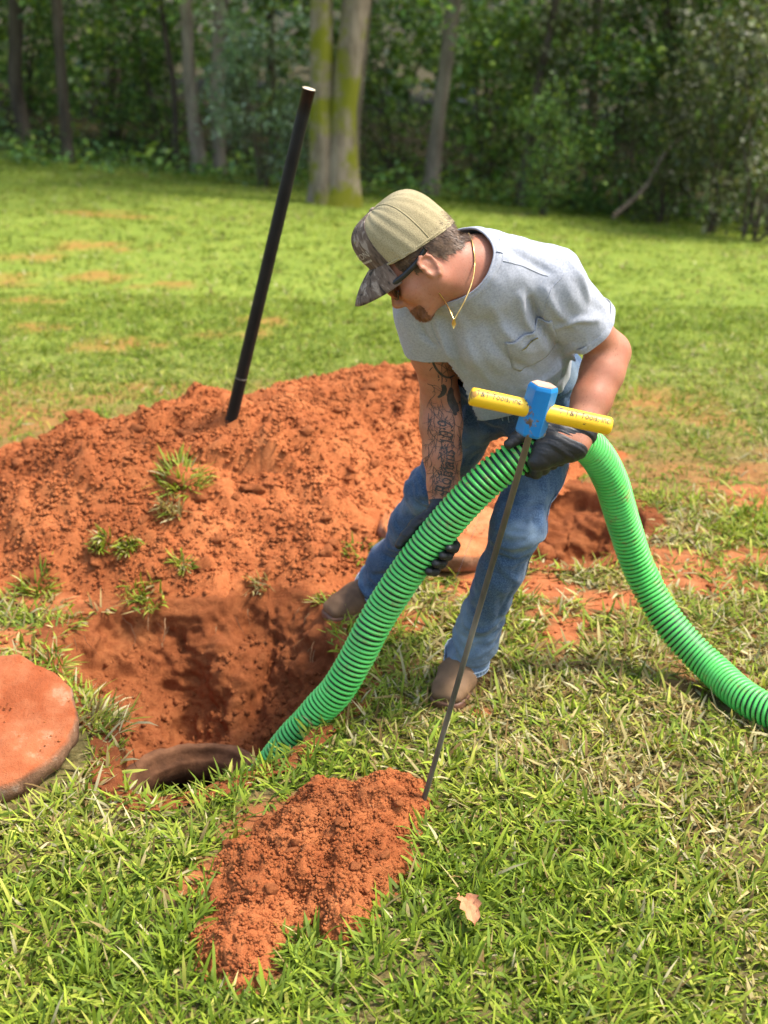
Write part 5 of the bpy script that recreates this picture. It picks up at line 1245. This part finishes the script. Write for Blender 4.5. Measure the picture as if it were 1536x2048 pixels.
def tree(bu, bv, stems, label, seed, mat, low=0, crown=True, Yfix=None, cz=(3.2, 8.5)):
    """stems: (top_u at the upper frame edge, px width at base, px width above)"""
    b = GT(bu, bv)
    if Yfix: b = P(bu, bv, Yfix); b[2] = float(terrain(b[0], b[1]))
    r = np.random.default_rng(seed); dist = math.hypot(b[1], CAM_H); px = FPX/(b[1]/math.cos(PITCH)*1.02)
    e = thing('tree', label, 'tree', b); st = []
    for (du, tu, w0, w1) in stems:
        p0 = P(bu+du, bv, b[1]); p0[2] = b[2]-.1; p1 = P(tu, 0, b[1]+.1); dr = (p1-p0)/(p1[2]-p0[2])
        top = p0+dr*r.uniform(6.5, 8); mid = (p0+p1)/2+A3(r.normal(0, .03), 0, 0)
        st.append(([p0, p0+dr*.35, mid, p1, (p1+top)/2, top], [w0/px/2*1.2, w0/px/2*.84, w1/px/2*.88, w1/px/2*.84, w1/px/2*.7, w1/px/2*.4]))
    V, F = trunk_mesh(st, seed); obj('trunk', V, F, mat, e)
    if crown:
        V, F, C = clumps(r, 15, ((b[0]-2.2, b[0]+2.2), (b[1]-2.0, b[1]+2.4), (b[2]+cz[0], b[2]+cz[1])), .42, 26, (.18, .34))
        ps = [(V, F)]; Cs = [C]
        if low:
            V2, F2, C2 = clumps(r, low, ((b[0]-1.3, b[0]+1.3), (b[1]-.5, b[1]+1.4), (b[2]+1.35, b[2]+3.0)), .24, 46, (.08, .15)); ps.append((V2, F2)); Cs.append(C2)
        V, F = join(ps); obj('crown', V, F, M_LEAF, e, False, np.concatenate(Cs))
    return e
tree(662, 409, [(-14, 643, 66, 46), (16, 712, 74, 52)], 'large pale twin-trunk tree streaked with yellow-green moss', 701, M_BARKM)
tree(706, 398, [(0, 738, 17, 15)], 'slim grey trunk standing close behind the mossy twin-trunk tree', 702, M_BARK)
tree(857, 388, [(0, 908, 34, 29)], 'slender bare grey-brown trunk leaning right behind the man\'s cap', 703, M_BARKP, 3)
tree(405, 346, [(-6, 371, 34, 26)], 'brown trunk on the left of a close pair left of the black pole', 704, M_BARKP, 9)
tree(436, 347, [(0, 441, 32, 30)], 'pale straight trunk on the right of a close pair left of the black pole', 705, M_BARKP, 6)
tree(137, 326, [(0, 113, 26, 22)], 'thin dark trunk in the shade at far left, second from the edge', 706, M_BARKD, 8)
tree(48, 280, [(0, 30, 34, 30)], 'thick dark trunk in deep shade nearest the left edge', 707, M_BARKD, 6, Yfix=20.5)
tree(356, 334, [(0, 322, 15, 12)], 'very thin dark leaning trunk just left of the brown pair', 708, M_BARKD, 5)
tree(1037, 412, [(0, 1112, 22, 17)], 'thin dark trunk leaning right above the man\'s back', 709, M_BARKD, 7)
tree(1180, 425, [(0, 1196, 22, 20)], 'short-looking dim brown trunk among the leaves right of the man', 710, M_BARK, 7, Yfix=19)
tree(1375, 470, [(0, 1330, 24, 18)], 'dim leafy trunk leaning left in the right-hand thicket', 711, M_BARKD, 10, Yfix=17.5)
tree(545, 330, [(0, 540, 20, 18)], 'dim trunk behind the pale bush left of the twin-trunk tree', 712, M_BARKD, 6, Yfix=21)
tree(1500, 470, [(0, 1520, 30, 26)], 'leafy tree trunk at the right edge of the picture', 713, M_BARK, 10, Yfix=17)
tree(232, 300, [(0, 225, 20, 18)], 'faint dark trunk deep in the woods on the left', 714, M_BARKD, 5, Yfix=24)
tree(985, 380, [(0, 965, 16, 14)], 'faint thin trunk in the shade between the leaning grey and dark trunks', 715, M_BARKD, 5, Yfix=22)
# understorey shrubs: a few built, the rest copied
PAL_PALE = np.array([[.15, .21, .11], [.21, .28, .17], [.12, .19, .08], [.26, .32, .22]])
PAL_GLARE_OLIVE = np.array([[.07, .085, .028], [.10, .115, .04], [.05, .07, .02], [.12, .12, .06]])  # brown-olive lens-glare haze put into the right-hand leaf colours
PROTO = {}
def shrub_proto(kind, seed):
    r = np.random.default_rng(seed); pal = {'green': LEAFC, 'pale': PAL_PALE, 'olive': PAL_GLARE_OLIVE}[kind]
    nc = 46; a = r.uniform(0, 6.283, nc); h = r.random(nc)**.8; q = (.25+.75*np.sqrt(r.random(nc)))*(.75+.35*np.sin(h*3.0))
    cc = np.stack([np.cos(a)*q*.85, np.sin(a)*q*.7, .08+h*1.9], 1); per = 62
    c = np.repeat(cc, per, 0)+r.standard_normal((nc*per, 3))*A3(.16, .16, .10)
    V, F, C = leaf_cloud(c, r.uniform(.05, .11, nc*per), r, pal, .5, 1.0); C = C*np.repeat(np.repeat(np.exp(r.normal(0, .28, nc)), per), 4)[:, None]
    fol = me_from('foliage', V, F, False, [M_LEAF], None, C)
    st = []
    for k in range(7):
        t = cc[r.integers(nc)]; st.append(([A3(r.normal(0, .06), r.normal(0, .06), -.05), t*A3(.4, .4, .5), t], [.022, .014, .006]))
    V, F = trunk_mesh(st, seed+1); return fol, me_from('stem', V, F, True, [M_BARKD])
for k_, s_ in (('green', 801), ('green2', 811), ('green3', 815), ('pale', 821), ('olive', 831), ('olive2', 835)): PROTO[k_] = shrub_proto(k_.rstrip('23'), s_)
def shrub(u, Y, kind, s, label, rz, sz=1.0, group='shrubs at the wood edge'):
    x = (u-768)/FPX*Y/math.cos(PITCH)*1.0; p = P(u, 330, Y); b = A3(p[0], Y, float(terrain(p[0], Y)))
    e = thing('shrub', label, 'shrub', b, group); e.rotation_euler = (0, 0, rz); e.scale = (s, s, s*sz)
    for nm, me in zip(('foliage', 'stem'), PROTO[kind]):
        o = bpy.data.objects.new(nm, me); COL.objects.link(o); o.parent = e
SHR = [(525, 17.0, 'pale', .72, 'pale silvery-green bush left of the twin-trunk tree', .3, 1.5), (600, 18.2, 'green', .7, 'low green bush behind the pole top beside the twin trunks', 1.2, .8),
 (330, 18.3, 'green2', .8, 'mid-green bush with broad leaves left of the paired trunks', 2.2, 1.25), (230, 19.2, 'green3', 1.0, 'dark green bush in the shade on the left', .7, 1.2),
 (60, 20.0, 'green', 1.1, 'dark green bush in the corner at far left', 4.0, 1.2), (480, 19.2, 'pale', .5, 'small pale bush between the paired trunks and the pole', 5.0, 1.3),
 (785, 18.5, 'green2', .85, 'green bush filling the gap right of the twin trunks', 3.1, 1.4), (960, 17.6, 'green3', .9, 'bright green bush right of the leaning grey trunk', 1.0, 1.4),
 (1090, 15.6, 'green', .42, 'small light-green sapling bush beside the thin dark trunk', 2.0, 1.7), (1010, 18.4, 'green2', .9, 'dark bush above the man\'s back', 5.5, 1.3),
 (1150, 17.2, 'olive', .85, 'olive-green bush right of the thin dark trunk', .4, 1.4), (1260, 16.4, 'green3', .8, 'mid-green bush above the man\'s near shoulder', 3.7, 1.3),
 (1330, 15.6, 'olive2', .62, 'brownish tangled bush beside the broken branch', 2.6, 1.2), (1430, 14.4, 'olive', .72, 'olive bush spreading over the lawn edge on the right', 1.4, 1.5),
 (1520, 13.6, 'olive2', .75, 'nearest olive bush at the right edge', 4.4, 1.6), (1560, 15.2, 'green', 1.0, 'tall green bush cut by the right edge', .1, 1.6),
 (1460, 16.6, 'olive', 1.1, 'tall pale olive bush high in the upper right corner', 3.3, 1.8), (1370, 17.6, 'green2', 1.1, 'tall dark green bush behind the broken branch', 2.9, 1.6)]
for a in SHR: shrub(a[0], a[1]+(.3 if a[0] >= 1060 or a[0] == 525 else 2.3), *a[2:])
# fallen limb on the right
pt = [GT(1225, 452)+A3(0, 0, .1), P(1290, 375, 15.6), P(1335, 300, 15.7), P(1385, 262, 15.8), P(1450, 248, 15.9)]
V, F = tube(catmull(pt, 24), np.linspace(.03, .014, 24), 8); tag(obj('fallen_branch', V, F, M_BARK, loc=pt[0]), 'pale broken branch arching through the thicket on the right', 'branch')
# the wood behind as one mass: undergrowth, crowns and the far ranks
r = np.random.default_rng(881)
V1, F1, C1 = clumps(r, 300, ((-13, 13), (21, 26), (-.3, 2.4)), .30, 46, (.09, .18), LEAFC)
V2, F2, C2 = clumps(r, 420, ((-15, 15), (16.8, 27), (2.3, 7.0)), .55, 26, (.22, .40))  # crowns above the frame, added to shade the woods below
V, F = join([(V1, F1), (V2, F2)]); far = stuff(obj('undergrowth', V, F, M_LEAF, smooth=False, col=np.concatenate([C1, C2]))); far['label'] = 'leafy undergrowth behind the trunks, with unseen crowns added overhead for shade'; far['category'] = 'undergrowth'
V, F, C = clumps(r, 900, ((-19, 19), (25, 30), (-2.2, 9)), .5, 24, (.16, .34), LEAFC*.8);  # leaf colours darkened here so the shaded gaps look deeper
far = stuff(obj('distant_woods', V, F, M_LEAF, smooth=False, col=C)); far['label'] = 'dense dark wood closing off the background'; far['category'] = 'woods'
V, F, C = clumps(r, 500, ((-24, 24), (31, 37), (-2.5, 14)), .9, 26, (.4, .8), LEAFC*.7)  # last rank coloured darker still, deep shade put into the leaves
far = stuff(obj('distant_woods', V, F, M_LEAF, smooth=False, col=C)); far['label'] = 'farthest rank of the dense wood'; far['category'] = 'woods'
# ground cover under the trees
r = np.random.default_rng(883); n = 9000; x = r.uniform(-10, 10, n); y = edge_y(x)+.3+np.abs(r.normal(0, 2.2, n)); z = terrain(x, y)+np.abs(r.normal(0, .16, n))
V, F, C = leaf_cloud(np.stack([x, y, z], 1), r.uniform(.05, .13, n), r, LEAFC*1.1); gc = stuff(obj('ground_cover', V, F, M_LEAF, smooth=False, col=C)); gc['label'] = 'low leafy weeds along the edge of the woods'; gc['category'] = 'ground cover'
